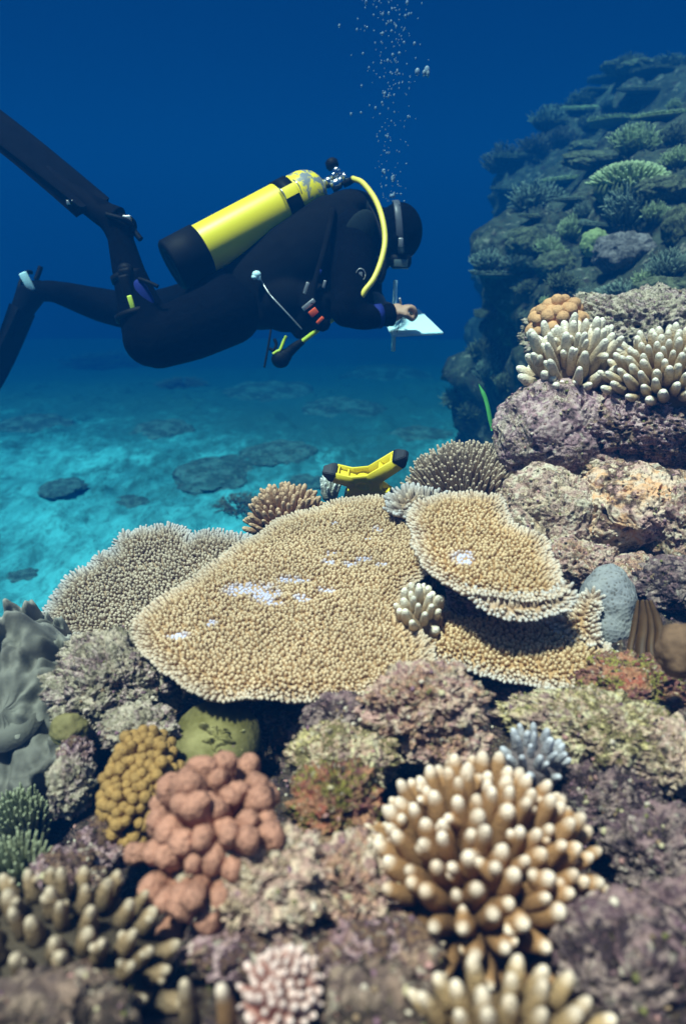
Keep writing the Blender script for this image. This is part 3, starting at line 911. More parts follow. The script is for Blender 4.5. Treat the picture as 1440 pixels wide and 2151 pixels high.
for (px, py, dd, ln, seed, lb) in [(395, 2110, .60, .050, 49, 'single blunt pale finger of coral left of the yellowish one'), (470, 2135, .57, .060, 50, 'single yellowish-tipped coral finger beside the pink-and-white coral')]:
    c = P(px, py, dd)
    root = thing('coral_finger', c, lb, 'coral')
    mb = MB()
    branch_mesh(mb, c - UPV * .03, c + UPV * ln * .7, .0095, 14, 12, 'finger', .04, .1, 150, random.Random(seed), .5, seed=seed)
    mb.build('branch', M_taupe if seed == 49 else M_tanc, root)

# grey-blue massive coral column with dotted polyps
M_mass, nt, b = new_mat('grey_polyp_skin', .8, .2)
v = world_vec(nt)
vd = vor_n(nt, v, 130)
cc = mixc(nt, ramp(nt, vd, [(.18, (1, 1, 1)), (.40, (0, 0, 0))]), (.24, .24, .25), (.12, .11, .10))
cc = mixc(nt, ramp(nt, noise_n(nt, v, 9, 4), [(.45, (0, 0, 0)), (.65, (.5,) * 3)]), cc, (.34, .33, .30))
nt.links.new(cc, b.inputs['Base Color'])
bump(nt, b, vd, .5, .004)
def massive(label, px, py, d, w, h, mat, seed, name='boulder_coral', bumps=.1, depth=.8, sub=5, cat='coral'):
    o = rock(label, px, py, d, w, h, mat, seed, depth, sub, bumps, .012, 1.4, 0.0, name, cat)
    return o
massive('smooth grey-blue boulder coral column right of the curled table', 1275, 1290, 1.40, 128, 200, M_mass, 61, bumps=.20)
M_oliv2, nt, b = new_mat('olive_skin', .7, .2)
v = world_vec(nt)
cc = ramp(nt, noise_n(nt, v, 22, 5), [(.35, (.12, .10, .035)), (.65, (.27, .22, .09))])
nt.links.new(cc, b.inputs['Base Color'])
bump(nt, b, noise_n(nt, v, 120, 3), .4, .003)
massive('olive rounded lobe of coral between the pitted rocks at right', 1365, 1155, 1.62, 90, 48, M_oliv2, 62, bumps=.12)
massive('drab olive mushroom coral at the left of the pebbly outcrop', 143, 1532, 1.12, 78, 70, M_oliv2, 63, bumps=.05)
M_brownblur, nt, b = new_mat('brown_sponge_skin', .8, .2)
v = world_vec(nt)
nt.links.new(ramp(nt, noise_n(nt, v, 30, 5), [(.3, (.08, .045, .025)), (.7, (.24, .14, .08))]), b.inputs['Base Color'])
bump(nt, b, noise_n(nt, v, 90, 4), .5, .004)
massive('blurred brown sponge cut by the right edge', 1432, 1365, 1.0, 110, 120, M_brownblur, 64, name='sponge', bumps=.1, cat='sponge')

# ------------------------------------------------------------------ rocks
ROCKS = [
    # label, px, py, d, w, h, mat, seed, kwargs
    ('purple pitted boulder with a round hole, leaning under the overhang', 1165, 905, 1.80, 250, 215, M_purple, 101, dict(depth=.9, lump=.10, rough=.03, pit=.07, freq=1.6, sub=7)),
    ('dark crusted overhanging boulder carrying the cream finger corals', 1360, 885, 1.76, 320, 190, M_dark, 102, dict(depth=1.0, lump=.16, rough=.06, sub=7)),
    ('broad speckled rock top behind the cream finger corals', 1335, 715, 2.15, 420, 200, M_beige, 103, dict(depth=1.1, lump=.10, rough=.07, freq=3, sub=7)),
    ('rounded tan rock with small pinholes, right of the curled table', 1150, 1085, 1.64, 225, 200, M_tan, 104, dict(lump=.12, rough=.035, freq=2, pit=.04, sub=7)),
    ('pink and orange boulder with a dark cleft at the right', 1330, 1062, 1.62, 275, 185, M_orangep, 105, dict(lump=.14, rough=.04, freq=2, sub=7)),
    ('pale pink rock slab behind the curled table coral', 1075, 1080, 1.75, 110, 110, M_tan, 106, dict()),
    ('knobbly pink rock at the right edge, below the orange boulder', 1425, 1100, 1.58, 150, 180, M_pink, 107, dict(rough=.08)),
    ('small pinkish crusted rock between the tan rock and the grey column', 1205, 1185, 1.52, 170, 120, M_pink, 108, dict(rough=.07, lump=.2)),
    ('pinkish rock with a pale face directly above the grey column', 1330, 1215, 1.50, 150, 95, M_pink, 109, dict(rough=.07, lump=.2)),
    ('rough grey-pink rock at the right edge above the brown sponge', 1415, 1230, 1.45, 190, 110, M_dimv, 110, dict(rough=.09)),
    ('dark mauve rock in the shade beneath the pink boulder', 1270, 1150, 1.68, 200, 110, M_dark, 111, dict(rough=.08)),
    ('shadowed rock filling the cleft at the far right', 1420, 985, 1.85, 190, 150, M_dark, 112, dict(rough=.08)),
    ('pebbly beige outcrop propping the left end of the largest table', 250, 1440, 1.22, 250, 210, M_beige, 113, dict(lump=.22, rough=.09, freq=3.2, sub=7)),
    ('small knobbly grey stone on top of the pebbly outcrop', 185, 1375, 1.32, 110, 80, M_beige, 114, dict(lump=.3, rough=.08, freq=3)),
    ('pale stone lump low on the pebbly outcrop, over the mustard knobs', 300, 1530, 1.10, 170, 95, M_beige, 115, dict(lump=.3, rough=.09, freq=3.2)),
    ('whitish crusted block at the left foot of the outcrop', 150, 1650, 1.05, 90, 120, M_beige, 116, dict(lump=.2, rough=.1, freq=3)),
    ('dark ochre knob of rock left of the mustard knobs', 160, 1590, 1.07, 80, 80, M_dark, 117, dict(rough=.1)),
    ('jagged pink and tan rock rising in front of the largest table', 885, 1480, 1.0, 235, 165, M_pink, 118, dict(lump=.26, rough=.10, freq=3, sub=7)),
    ('grey-mauve rock knob at the left of the jagged pink rock', 720, 1510, 1.06, 170, 110, M_dimv, 119, dict(lump=.2, rough=.09, freq=3)),
    ('yellow-green crusted rock between the salmon lobes and the tan coral', 720, 1590, .98, 230, 130, M_yellow, 120, dict(lump=.2, rough=.09, freq=3, sub=7)),
    ('peach crusted lump above the big tan coral', 935, 1560, .98, 170, 110, M_pink, 121, dict(lump=.2, rough=.09, freq=3)),
    ('rust-red algae tangle between the two foreground corals', 708, 1705, .90, 170, 190, M_rust, 122, dict(lump=.3, rough=.14, freq=4, sub=7)),
    ('long yellow and cream crusted ledge at the right below the tables', 1260, 1535, 1.04, 400, 150, M_yellow, 123, dict(lump=.22, rough=.10, freq=3.2, sub=7, tilt=-.12)),
    ('tan knobbly rock at the right edge under the cream ledge', 1400, 1590, .98, 190, 140, M_tan, 124, dict(lump=.24, rough=.09, freq=3)),
    ('mauve rock face right of the big tan coral', 1250, 1680, .98, 260, 180, M_dimv, 125, dict(lump=.2, rough=.09, freq=3, sub=7)),
    ('dark purple block low at the right edge', 1390, 1800, .88, 230, 210, M_dimv, 126, dict(lump=.2, rough=.08, freq=2.6)),
    ('cream and brown rubble rock below the salmon lobes', 560, 1850, .76, 320, 190, M_tan, 127, dict(lump=.28, rough=.10, freq=3.2, sub=7)),
    ('pink coralline rock below the rust-red tangle', 740, 1855, .78, 250, 190, M_pink, 128, dict(lump=.24, rough=.08, freq=3, sub=7)),
    ('blurred grey-brown boulder in the lower right corner', 1310, 2010, .68, 300, 250, M_dimv, 129, dict(lump=.12, rough=.05, freq=2)),
    ('blurred mauve rock at the right edge beside the corner boulder', 1430, 1960, .72, 180, 200, M_dimv, 130, dict(lump=.2, rough=.07)),
    ('blurred pinkish rubble rock in the lower left corner', 120, 2130, .60, 300, 150, M_dim, 131, dict(lump=.22, rough=.06, freq=2.6)),
    ('blurred ridged tan rock at the bottom centre', 790, 2120, .60, 250, 170, M_dim, 132, dict(lump=.2, rough=.05, freq=2.4)),
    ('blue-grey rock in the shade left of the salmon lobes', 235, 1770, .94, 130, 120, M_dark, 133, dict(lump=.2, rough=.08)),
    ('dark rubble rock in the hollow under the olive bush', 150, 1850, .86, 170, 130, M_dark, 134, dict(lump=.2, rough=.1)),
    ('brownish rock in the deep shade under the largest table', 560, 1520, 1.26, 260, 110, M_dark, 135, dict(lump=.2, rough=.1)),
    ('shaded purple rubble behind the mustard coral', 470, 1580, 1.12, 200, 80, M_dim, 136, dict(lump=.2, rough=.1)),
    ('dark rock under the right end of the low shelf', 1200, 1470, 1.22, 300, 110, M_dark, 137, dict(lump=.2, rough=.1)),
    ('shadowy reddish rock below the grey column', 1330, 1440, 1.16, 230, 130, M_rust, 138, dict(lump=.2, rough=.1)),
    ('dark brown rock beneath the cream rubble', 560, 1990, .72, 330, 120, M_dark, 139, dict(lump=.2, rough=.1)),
    ('pale pink shelf of rock joining the purple and the orange boulders', 1290, 985, 1.76, 260, 90, M_pink, 141, dict(lump=.2, rough=.07, freq=2.4)),
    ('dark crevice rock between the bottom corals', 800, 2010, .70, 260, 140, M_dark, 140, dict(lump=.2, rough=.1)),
]
for (lb, px, py, d, w, h, m, s, kw) in ROCKS:
    kw.setdefault('sub', 6)
    rock(lb, px, py, d, w, h, m, s, **kw)
# ------------------------------------------------------------------ the diver and the gear
def plain(name, col, rough=.5, spec=.4, metal=0.0, var=0.0, vscale=20):
    m, nt, b = new_mat(name, rough, spec)
    b.inputs['Metallic'].default_value = metal
    if var:
        v = world_vec(nt)
        f = noise_n(nt, v, vscale, 5, .65)
        c = ramp(nt, f, [(.3, tuple(x * (1 - var) for x in col)), (.7, tuple(min(1, x * (1 + var)) for x in col))])
        nt.links.new(c, b.inputs['Base Color'])
        bump(nt, b, noise_n(nt, v, vscale * 8, 3), .25, .002)
    else:
        b.inputs['Base Color'].default_value = (*col, 1)
    return m
M_suit = plain('neoprene', (0.0016, 0.002, 0.0042), .9, .03, var=.3, vscale=8)
_nt = M_suit.node_tree; _b = _nt.nodes['Principled BSDF']; _v = world_vec(_nt)
bump(_nt, _b, noise_n(_nt, _v, 18, 4, .6, 1.5), .6, .012)
M_panel = plain('neoprene_panel', (0.012, 0.018, 0.02), .85, .05, var=.3, vscale=14)
M_bluepan = plain('neoprene_blue', (0.012, 0.022, 0.16), .8, .15, var=.2)
M_vest = plain('vest_nylon', (0.003, 0.0035, 0.005), .85, .05, var=.4, vscale=25)
M_rub = plain('black_rubber', (0.004, 0.0045, 0.006), .6, .08, var=.3)
M_finr = plain('fin_rubber', (0.003, 0.0034, 0.006), .8, .03, var=.3)
M_skin = plain('skin', (0.42, 0.25, 0.17), .6, .35, var=.12, vscale=40)
M_chrome = plain('chrome', (0.75, 0.77, 0.78), .18, .5, 1.0)
M_yhose = plain('yellow_hose', (0.80, 0.66, 0.10), .45, .4, var=.1)
M_ygreen = plain('yellow_green_plastic', (0.48, 0.62, 0.03), .45, .4, var=.1)
M_lime = plain('lime_tab', (0.70, 0.85, 0.08), .5, .4)
M_white = plain('white_plastic', (0.56, 0.86, 0.92), .45, .4, var=.05)
M_red = plain('orange_red_tab', (0.80, 0.10, 0.03), .6, .3)
M_steel = plain('dull_steel', (0.42, 0.43, 0.44), .4, .5, .6)
M_lens = plain('mask_lens', (0.10, 0.14, 0.15), .08, .6)

def evaluated_copy(o):
    dg = bpy.context.evaluated_depsgraph_get()
    dg.update()
    me = bpy.data.meshes.new_from_object(o.evaluated_get(dg))
    return me

def remesh_build(name, mb, mat, voxel, parent, smooth_it=6):
    o = mb.build(name + '_raw', None)
    r_ = o.modifiers.new('r', 'REMESH'); r_.mode = 'VOXEL'; r_.voxel_size = voxel; r_.use_smooth_shade = True
    s_ = o.modifiers.new('s', 'SMOOTH'); s_.factor = .5; s_.iterations = smooth_it
    me = evaluated_copy(o)
    old = o.data
    bpy.data.objects.remove(o)
    bpy.data.meshes.remove(old)
    me.name = name
    me.materials.clear()
    me.materials.append(mat)
    o = bpy.data.objects.new(name, me)
    COL.objects.link(o)
    if parent is not None:
        o.parent = parent
        o.matrix_parent_inverse = Matrix.Translation(parent.location).inverted()
    return o

def caps(mb, pts, rads, seg=20):
    """rounded tapered limb through points"""
    pts = np.asarray(pts, float)
    path = spline(pts, 8 * (len(pts) - 1)) if len(pts) > 2 else np.linspace(pts[0], pts[1], 8)
    rad = np.interp(np.linspace(0, 1, len(path)), np.linspace(0, 1, len(rads)), rads)
    V, F, _ = tube(path, rad, seg)
    mb.add(V, F)
    for p_, r_ in ((path[0], rad[0]), (path[-1], rad[-1])):
        ell(mb, p_, (r_, r_, r_))

def ell(mb, c, r, rot=None, sub=3):
    V, F = ico(sub)
    W = V * np.asarray(r)
    if rot is not None:
        W = W @ np.asarray(rot).T
    mb.add(W + np.asarray(c), F)

def box(mb, c, size, ax=None, bevel=0.2):
    """rounded box: centre, full size, axes as 3 unit rows"""
    ax = np.eye(3) if ax is None else np.asarray(ax)
    bm = bmesh.new()
    bmesh.ops.create_cube(bm, size=1.0)
    for v_ in bm.verts:
        v_.co = Vector((v_.co.x * size[0], v_.co.y * size[1], v_.co.z * size[2]))
    bmesh.ops.bevel(bm, geom=bm.edges[:], offset=min(size) * bevel, segments=2, affect='EDGES', profile=.5)
    bmesh.ops.triangulate(bm, faces=bm.faces[:])
    V = np.array([v_.co[:] for v_ in bm.verts])
    bm.verts.index_update()
    F = np.array([[v_.index for v_ in f.verts] for f in bm.faces])
    bm.free()
    mb.add(V @ ax + np.asarray(c), F)

def tubeobj(name, pts, rad, mat, parent, seg=12, n=40):
    mb = MB()
    path = spline(pts, n) if len(pts) > 2 else np.linspace(pts[0], pts[1], 12)
    r_ = rad if np.isscalar(rad) else np.interp(np.linspace(0, 1, len(path)), np.linspace(0, 1, len(rad)), rad)
    V, F, _ = tube(path, r_, seg)
    mb.add(V, F)
    return mb.build(name, mat, parent)

D0 = 2.60
person = thing('person', P(480, 625, D0), 'scuba diver in a black wetsuit writing on a slate while floating above the reef', 'person')
B = MB()
# trunk
caps(B, [P(455, 640, 2.62), P(540, 605, 2.61), P(620, 555, 2.60), P(690, 510, 2.60), P(738, 480, 2.60)], [.125, .135, .145, .155, .11], 24)
ell(B, P(470, 636, 2.52), (.13, .10, .11)); ell(B, P(470, 620, 2.70), (.13, .10, .11))
ell(B, P(735, 500, 2.50), (.085, .10, .10)); ell(B, P(738, 478, 2.74), (.085, .10, .10))
caps(B, [P(740, 478, 2.60), P(775, 470, 2.60), P(815, 482, 2.60)], [.085, .07, .066])
# head: crown to the right, face down
hc = P(838, 488, 2.60)
ell(B, hc, (.088, .080, .106), sub=4)
ell(B, hc + np.array([-.030, 0, -.055]), (.062, .062, .070))
ell(B, hc + np.array([-.012, 0, -.118]), (.016, .013, .014), sub=2)       # nose
ell(B, hc + np.array([-.062, 0, -.092]), (.022, .030, .022), sub=2)       # chin
ell(B, hc + np.array([-.040, 0, -.112]), (.012, .022, .010), sub=2)       # mouth
for s_ in (-1, 1):
    ell(B, hc + np.array([-.008, s_ * .080, -.020]), (.020, .010, .028), sub=2)   # ears under the hood
# near arm, with the writing hand
caps(B, [P(742, 512, 2.47), P(738, 580, 2.42), P(732, 640, 2.38)], [.082, .076, .062])
caps(B, [P(728, 652, 2.38), P(768, 665, 2.39), P(818, 662, 2.42)], [.058, .046, .034])
# far arm, holding the slate
caps(B, [P(748, 478, 2.76), P(768, 560, 2.84), P(776, 618, 2.84)], [.078, .066, .052])
caps(B, [P(776, 620, 2.84), P(790, 640, 2.76), P(800, 650, 2.70)], [.050, .042, .032])
# near leg: thigh, bent knee, shin rising to the fin
caps(B, [P(480, 655, 2.50), P(400, 690, 2.44), P(332, 715, 2.40)], [.120, .112, .098])
caps(B, [P(318, 712, 2.40), P(296, 650, 2.38), P(272, 575, 2.36), P(253, 500, 2.35)], [.098, .078, .056, .043])
caps(B, [P(253, 495, 2.35), P(235, 462, 2.35), P(190, 430, 2.35)], [.045, .048, .036])
ell(B, P(266, 474, 2.35), (.036, .038, .036))
# far leg
caps(B, [P(485, 625, 2.70), P(380, 650, 2.78), P(295, 660, 2.86)], [.115, .098, .080])
caps(B, [P(300, 660, 2.86), P(210, 640, 2.89), P(120, 614, 2.92), P(85, 612, 2.92)], [.078, .070, .046, .042])
caps(B, [P(82, 610, 2.92), P(62, 618, 2.92), P(46, 655, 2.92)], [.044, .046, .034])
# hands: palm, four fingers and a thumb each
def hand(mb, wrist, palm, finger_dirs, thumb, pw=.038):
    wrist, palm = np.asarray(wrist), np.asarray(palm)
    caps(mb, [wrist, palm], [.028, .030])
    for chain in finger_dirs:
        caps(mb, chain, [.0105, .0100, .0092, .0080][:len(chain)], 10)
    caps(mb, thumb, [.0130, .0115, .0095], 10)
rw, rp = P(820, 662, 2.42), P(833, 655, 2.43)
ell(B, P(832, 656, 2.43), (.032, .034, .026))
fing = []
for k in range(4):
    dy = -.026 + .018 * k
    ln = [.9, 1.0, .96, .78][k]
    a0 = rp + np.array([.018, dy, .008])
    a1 = a0 + np.array([.036 * ln, .004, .010 - .002 * k])
    a2 = a1 + np.array([.014 * ln, .004, -.028 * ln])
    a3 = a2 + np.array([-.012 * ln, .000, -.018 * ln])
    fing.append([a0, a1, a2, a3])
hand(B, rw, rp, fing, [rp + np.array([-.002, -.020, .004]), rp + np.array([.026, -.040, -.002]), rp + np.array([.050, -.030, -.022])])
lw, lp = P(802, 650, 2.70), P(812, 650, 2.66)
ell(B, lp, (.030, .034, .024))
fing = []
for k in range(4):
    dy = -.028 + .018 * k
    ln = [.86, 1.0, .96, .8][k]
    a0 = lp + np.array([.016, dy, -.010])
    a1 = a0 + np.array([.034 * ln, 0, -.012])
    a2 = a1 + np.array([.028 * ln, 0, .000])
    fing.append([a0, a1, a2, a2 + np.array([.018 * ln, 0, .003])])
hand(B, lw, lp, fing, [lp + np.array([0, -.022, .006]), lp + np.array([.026, -.032, .014]), lp + np.array([.050, -.028, .010])])
body = remesh_build('body', B, M_suit, .0058, person, 5)
body.data.materials.append(M_skin)
co = np.zeros(len(body.data.vertices) * 3)
body.data.vertices.foreach_get('co', co)
co = co.reshape(-1, 3)
skin = ((co - rw) @ unit(rp - rw) > -.004) & (np.linalg.norm(co - rp, axis=1) < .13) & (co[:, 0] > rw[0] - .002)
skin |= ((co - lw) @ unit(lp - lw) > -.004) & (np.linalg.norm(co - lp, axis=1) < .12) & (co[:, 0] > lw[0]) & (co[:, 1] > P(800, 650, 2.56)[1])
fc = (co - hc)
skin |= (fc[:, 2] < -.082) & (fc[:, 0] > -.09) & (np.abs(fc[:, 1]) < .07) & (fc[:, 0] < .06)
for p_ in body.data.polygons:
    if skin[p_.vertices[0]]:
        p_.material_index = 1
# suit details
def ring(name, c, axis, r, w, t, mat, parent, seg=28, flat=1.0):
    """a band round a limb"""
    a, e1, e2 = axes(axis)
    th = np.arange(seg) * 2 * math.pi / seg
    prof = [(-w / 2, r), (-w / 2, r + t), (w / 2, r + t), (w / 2, r)]
    V = np.array([[c + a * h + (e1 * math.cos(q) + e2 * math.sin(q) * flat) * rr for q in th] for h, rr in prof]).reshape(-1, 3)
    F = []
    for k in range(4):
        k2 = (k + 1) % 4
        for j in range(seg):
            F.append([k * seg + j, k * seg + (j + 1) % seg, k2 * seg + (j + 1) % seg, k2 * seg + j])
    return MB().add(V, np.array(F)).build(name, mat, parent, smooth=False)
ring('cuff', P(817, 662, 2.42), P(818, 662, 2.42) - P(768, 665, 2.39), .031, .022, .008, M_suit, person)
ring('sleeve_band', P(790, 664, 2.405), P(818, 662, 2.42) - P(768, 665, 2.39), .0385, .030, .0045, M_bluepan, person)
def patch(name, c, r, mat, parent, rot=None):
    mb = MB(); ell(mb, c, r, rot, 3)
    return mb.build(name, mat, parent)
patch('arm_panel', P(752, 490, 2.415), (.050, .018, .085), M_panel, person, Matrix.Rotation(R(28), 3, 'Y'))
patch('calf_panel', P(306, 640, 2.340), (.034, .020, .085), M_bluepan, person, Matrix.Rotation(R(-14), 3, 'Y'))
patch('neck_panel', P(772, 438, 2.53), (.045, .030, .030), M_panel, person, Matrix.Rotation(R(30), 3, 'Y'))
em = MB()
ec = P(757, 577, 2.345)
V, F, _ = tube(np.array([ec + .016 * np.array([math.cos(t), 0, math.sin(t) * 1.25]) for t in np.linspace(0, 2 * math.pi, 30)]), .0016, 6)
em.add(V, F)
box(em, ec + np.array([0, .002, 0]), (.012, .003, .018))
em.build('sleeve_emblem', M_steel, person)
em = MB()
for k in range(5):
    box(em, P(738 + 4 * k, 596, 2.347), (.0028, .003, .012))
em.build('sleeve_lettering', M_steel, person)

# buoyancy vest
G = MB()
caps(G, [P(548, 608, 2.58), P(620, 560, 2.57), P(695, 500, 2.57)], [.150, .165, .150], 24)
ell(G, P(600, 635, 2.48), (.105, .07, .085)); ell(G, P(668, 640, 2.46), (.070, .06, .075))
ell(G, P(640, 668, 2.50), (.075, .06, .060)); ell(G, P(560, 660, 2.52), (.06, .06, .05)); ell(G, P(600, 672, 2.52), (.075, .06, .045))
ell(G, P(676, 680, 2.46), (.032, .035, .030)); ell(G, P(628, 700, 2.50), (.025, .03, .022))
ell(G, P(735, 430, 2.60), (.10, .14, .055))
vest = remesh_build('buoyancy_vest', G, M_vest, .009, None, 6)
vest.parent = person; vest.matrix_parent_inverse = Matrix.Translation(person.location).inverted()
vest.name = 'vest_clothing'
for nm, pts, rad, m in [('piping', [P(546, 585, 2.425), P(562, 612, 2.405), P(575, 628, 2.385), P(605, 660, 2.385), P(634, 692, 2.41)], .0024, M_steel),
                        ('shoulder_strap', [P(700, 440, 2.42), P(682, 520, 2.375), P(660, 600, 2.375), P(655, 640, 2.375)], .012, M_vest)]:
    s_ = tubeobj(nm, pts, rad, m, None, 8)
    s_.parent = vest
mb = MB(); ell(mb, P(539, 577, 2.40), (.016, .014, .014)); ell(mb, P(535, 582, 2.40), (.012, .012, .009)); box(mb, P(544, 584, 2.40), (.012, .01, .014))
mb.build('dump_toggle', M_white, None).parent = vest
for (px, py, w, h, ang, m, nm) in [(658, 656, .030, .022, -38, M_red, 'release_tab'), (672, 673, .030, .012, -45, M_red, 'release_tab'), (648, 640, .052, .016, -38, M_steel, 'buckle'), (643, 605, .012, .040, 20, M_steel, 'buckle'),
                               (671, 574, .010, .026, 20, M_bluepan, 'buckle'), (681, 597, .010, .026, 15, M_steel, 'buckle')]:
    mb = MB()
    a_ = R(ang)
    box(mb, P(px, py, 2.372), (w, .012, h), [[math.cos(a_), 0, -math.sin(a_)], [0, 1, 0], [math.sin(a_), 0, math.cos(a_)]])
    mb.build(nm, m, None).parent = vest

# tank
ta, tb = P(366, 556, 2.44), P(676, 390, 2.57)
tx = unit(tb - ta); TL = np.linalg.norm(tb - ta); TR = .0865
tank = thing('scuba_tank', ta, 'yellow scuba tank with black boot and worn shoulder on the diver back', 'scuba tank')
M_tank, nt, b = new_mat('tank_paint', .38, .45)
v = world_vec(nt)
wear = attr_n(nt, 'wear')
base = mixc(nt, ramp(nt, noise_n(nt, v, 5, 4), [(.3, (0,) * 3), (.7, (1,) * 3)]), (0.86, 0.66, 0.012), (0.90, 0.74, 0.02))
wv = nd(nt, 'ShaderNodeMapping', Scale=(1.0, 1.0, .55))
nt.links.new(v, wv.inputs['Vector'])
chips = ramp(nt, math_n(nt, 'ADD', noise_n(nt, wv.outputs[0], 26, 6, .7, .4), math_n(nt, 'MULTIPLY', math_n(nt, 'SUBTRACT', wear, 1.0), .5)), [(.49, (0,) * 3), (.54, (1,) * 3)])
c = mixc(nt, chips, base, (0.20, 0.22, 0.24))
scr = ramp(nt, noise_n(nt, v, 70, 3, .7), [(.68, (0,) * 3), (.74, (.55,) * 3)])
c = mixc(nt, scr, c, (0.30, 0.26, 0.10))
nt.links.new(c, b.inputs['Base Color'])
bump(nt, b, noise_n(nt, v, 60, 4), .08, .002)
def lathe(prof, c, axis, seg=48):
    a, e1, e2 = axes(axis)
    th = np.arange(seg) * 2 * math.pi / seg
    V = np.array([[c + a * h + (e1 * math.cos(q) + e2 * math.sin(q)) * rr for q in th] for h, rr in prof]).reshape(-1, 3)
    n = len(prof)
    i = np.arange(n - 1)[:, None] * seg; j = np.arange(seg)[None, :]; j2 = (j + 1) % seg
    Q = np.stack([i + j, i + j2, i + seg + j2, i + seg + j], -1).reshape(-1, 4)
    return V, Q, np.repeat([h for h, _ in prof], seg)
dome = [(TL - .09 + .09 * math.sin(t), .018 + (TR - .018) * math.cos(t)) for t in np.linspace(0, math.pi / 2, 12)]
V, F, hh = lathe([(.01, .001), (.01, TR * .9), (.03, TR)] + [(h, TR) for h in np.linspace(.06, TL - .10, 30)] + dome + [(TL + .02, .018), (TL + .02, .001)], ta, tx)
MB().add(V, F, wear=smooth(TL - .15, TL - .10, hh)).build('cylinder', M_tank, tank)
bt = TR + .006
V, F, hh = lathe([(-.012, .001), (-.012, bt * .50), (-.006, bt * .55), (-.012, bt * .62), (-.012, bt * .93), (-.004, bt), (.115, bt), (.118, TR)], ta, tx)
MB().add(V, F).build('boot', M_rub, tank)
band = ring('cam_band', ta + tx * (TL * .755), tx, TR - .001, .055, .006, M_rub, tank, 48)
wm = MB()
a_, e1_, e2_ = axes(tx)
camside = unit((CAM - ta) - tx * np.dot(CAM - ta, tx))
upside = np.cross(tx, camside); upside = upside if upside[2] > 0 else -upside
def on_tank(h, ang, r=TR):
    return ta + tx * h + (camside * math.cos(ang) + upside * math.sin(ang)) * r
# buckle: a bare window in the band closed by two wire loops
seg_ = []
gap = MB()
for k in range(9):
    for s_ in (0, 1):
        gap.V.append(np.array([on_tank(TL * .755 + (s_ - .5) * .057, R(10 + 3.2 * k), TR + .0075)])); gap.n += 1
gap.F.append(np.array([[2 * k, 2 * k + 2, 2 * k + 3, 2 * k + 1] for k in range(8)]))
g_o = gap.build('buckle_plate', M_tank, tank)
for hoff in (-.032, .032):
    pts = [on_tank(TL * .755 + hoff, R(x), TR + .010 + .012 * math.sin(math.pi * (x - 4) / 36)) for x in np.linspace(4, 40, 12)]
    tubeobj('wire_loop', pts, .0022, M_chrome, tank, 6, 24)
vc = ta + tx * (TL + .035)
V, F, _ = lathe([(0, .001), (0, .020), (.03, .020), (.035, .015), (.05, .015), (.05, .001)], ta + tx * (TL + .012), tx, 20)
MB().add(V, F).build('valve', M_chrome, tank)
mb = MB()
kv = P(697, 345, 2.58)
V, F, _ = lathe([(-.016, .001), (-.016, .020), (-.008, .024), (.010, .024), (.018, .016), (.018, .001)], kv, unit(P(695, 335, 2.58) - P(706, 372, 2.58)), 20)
mb.add(V * 1.0, F)
mb.build('valve_knob', M_rub, tank)
tubeobj('knob_stem', [P(704, 372, 2.58), P(699, 350, 2.58)], .009, M_chrome, tank, 10)

# regulator with its hoses
reg = thing('regulator', P(712, 378, 2.58), 'chrome first stage regulator with a pale yellow hose looping past the diver head', 'regulator')
mb = MB()
V, F, _ = lathe([(-.035, .001), (-.035, .019), (-.02, .022), (.0, .022), (.005, .017), (.022, .017), (.022, .024), (.034, .024), (.036, .001)], P(712, 383, 2.565), unit(P(724, 376, 2.56) - P(700, 392, 2.57)), 20)
mb.add(V, F)
ell(mb, P(706, 362, 2.56), (.016, .014, .020)); ell(mb, P(700, 370, 2.55), (.010, .012, .014)); box(mb, P(712, 366, 2.56), (.012, .014, .034))
mb.build('first_stage', M_chrome, reg)
tubeobj('hose_fitting', [P(722, 386, 2.56), P(732, 382, 2.55), P(742, 376, 2.54)], [.014, .013, .012], M_rub, reg, 12)
tubeobj('hose', [P(740, 375, 2.54), P(762, 385, 2.50), P(788, 420, 2.45), P(803, 462, 2.41), P(808, 505, 2.39), P(801, 545, 2.37), P(785, 585, 2.35), P(765, 612, 2.345), P(757, 630, 2.36), P(752, 655, 2.42)], .0098, M_yhose, reg, 14, 90)
tubeobj('hose', [P(735, 400, 2.58), P(780, 440, 2.50), P(805, 510, 2.46), P(808, 560, 2.46), P(800, 590, 2.48), P(790, 580, 2.50), P(790, 545, 2.52)], .0075, M_rub, reg, 10, 70)
mb = MB(); ell(mb, P(800, 553, 2.60), (.034, .036, .030)); ell(mb, P(800, 566, 2.58), (.022, .03, .014)); box(mb, P(812, 548, 2.60), (.03, .05, .022))
mb.build('second_stage', M_rub, reg)

# mask
mask = thing('dive_mask', P(835, 545, 2.60), 'black dive mask with silvery strap on the diver hooded head', 'dive mask')
mc = hc + np.array([.004, 0, -.098])
mb = MB()
box(mb, mc, (.082, .150, .052), bevel=.32)
fr = mb.build('mask_frame', M_rub, mask)
mb = MB(); box(mb, mc + np.array([0, -.0755, -.006]), (.052, .004, .026), bevel=.4)
mb.build('side_lens', M_lens, mask)
mb = MB(); box(mb, mc + np.array([0, 0, -.0265]), (.062, .126, .004), bevel=.4)
mb.build('front_lens', M_lens, mask)
sp = []
for t in np.linspace(R(-62), R(242), 40):
    sp.append(hc + np.array([-.004 - .012 * math.sin(t), -.086 * math.cos(t), .110 * math.sin(t) if math.sin(t) > 0 else .10 * math.sin(t)]))
sp = np.array(sp)
V, F, _ = tube(sp, .0032, 10)
T_, N_, B_ = frames(sp)
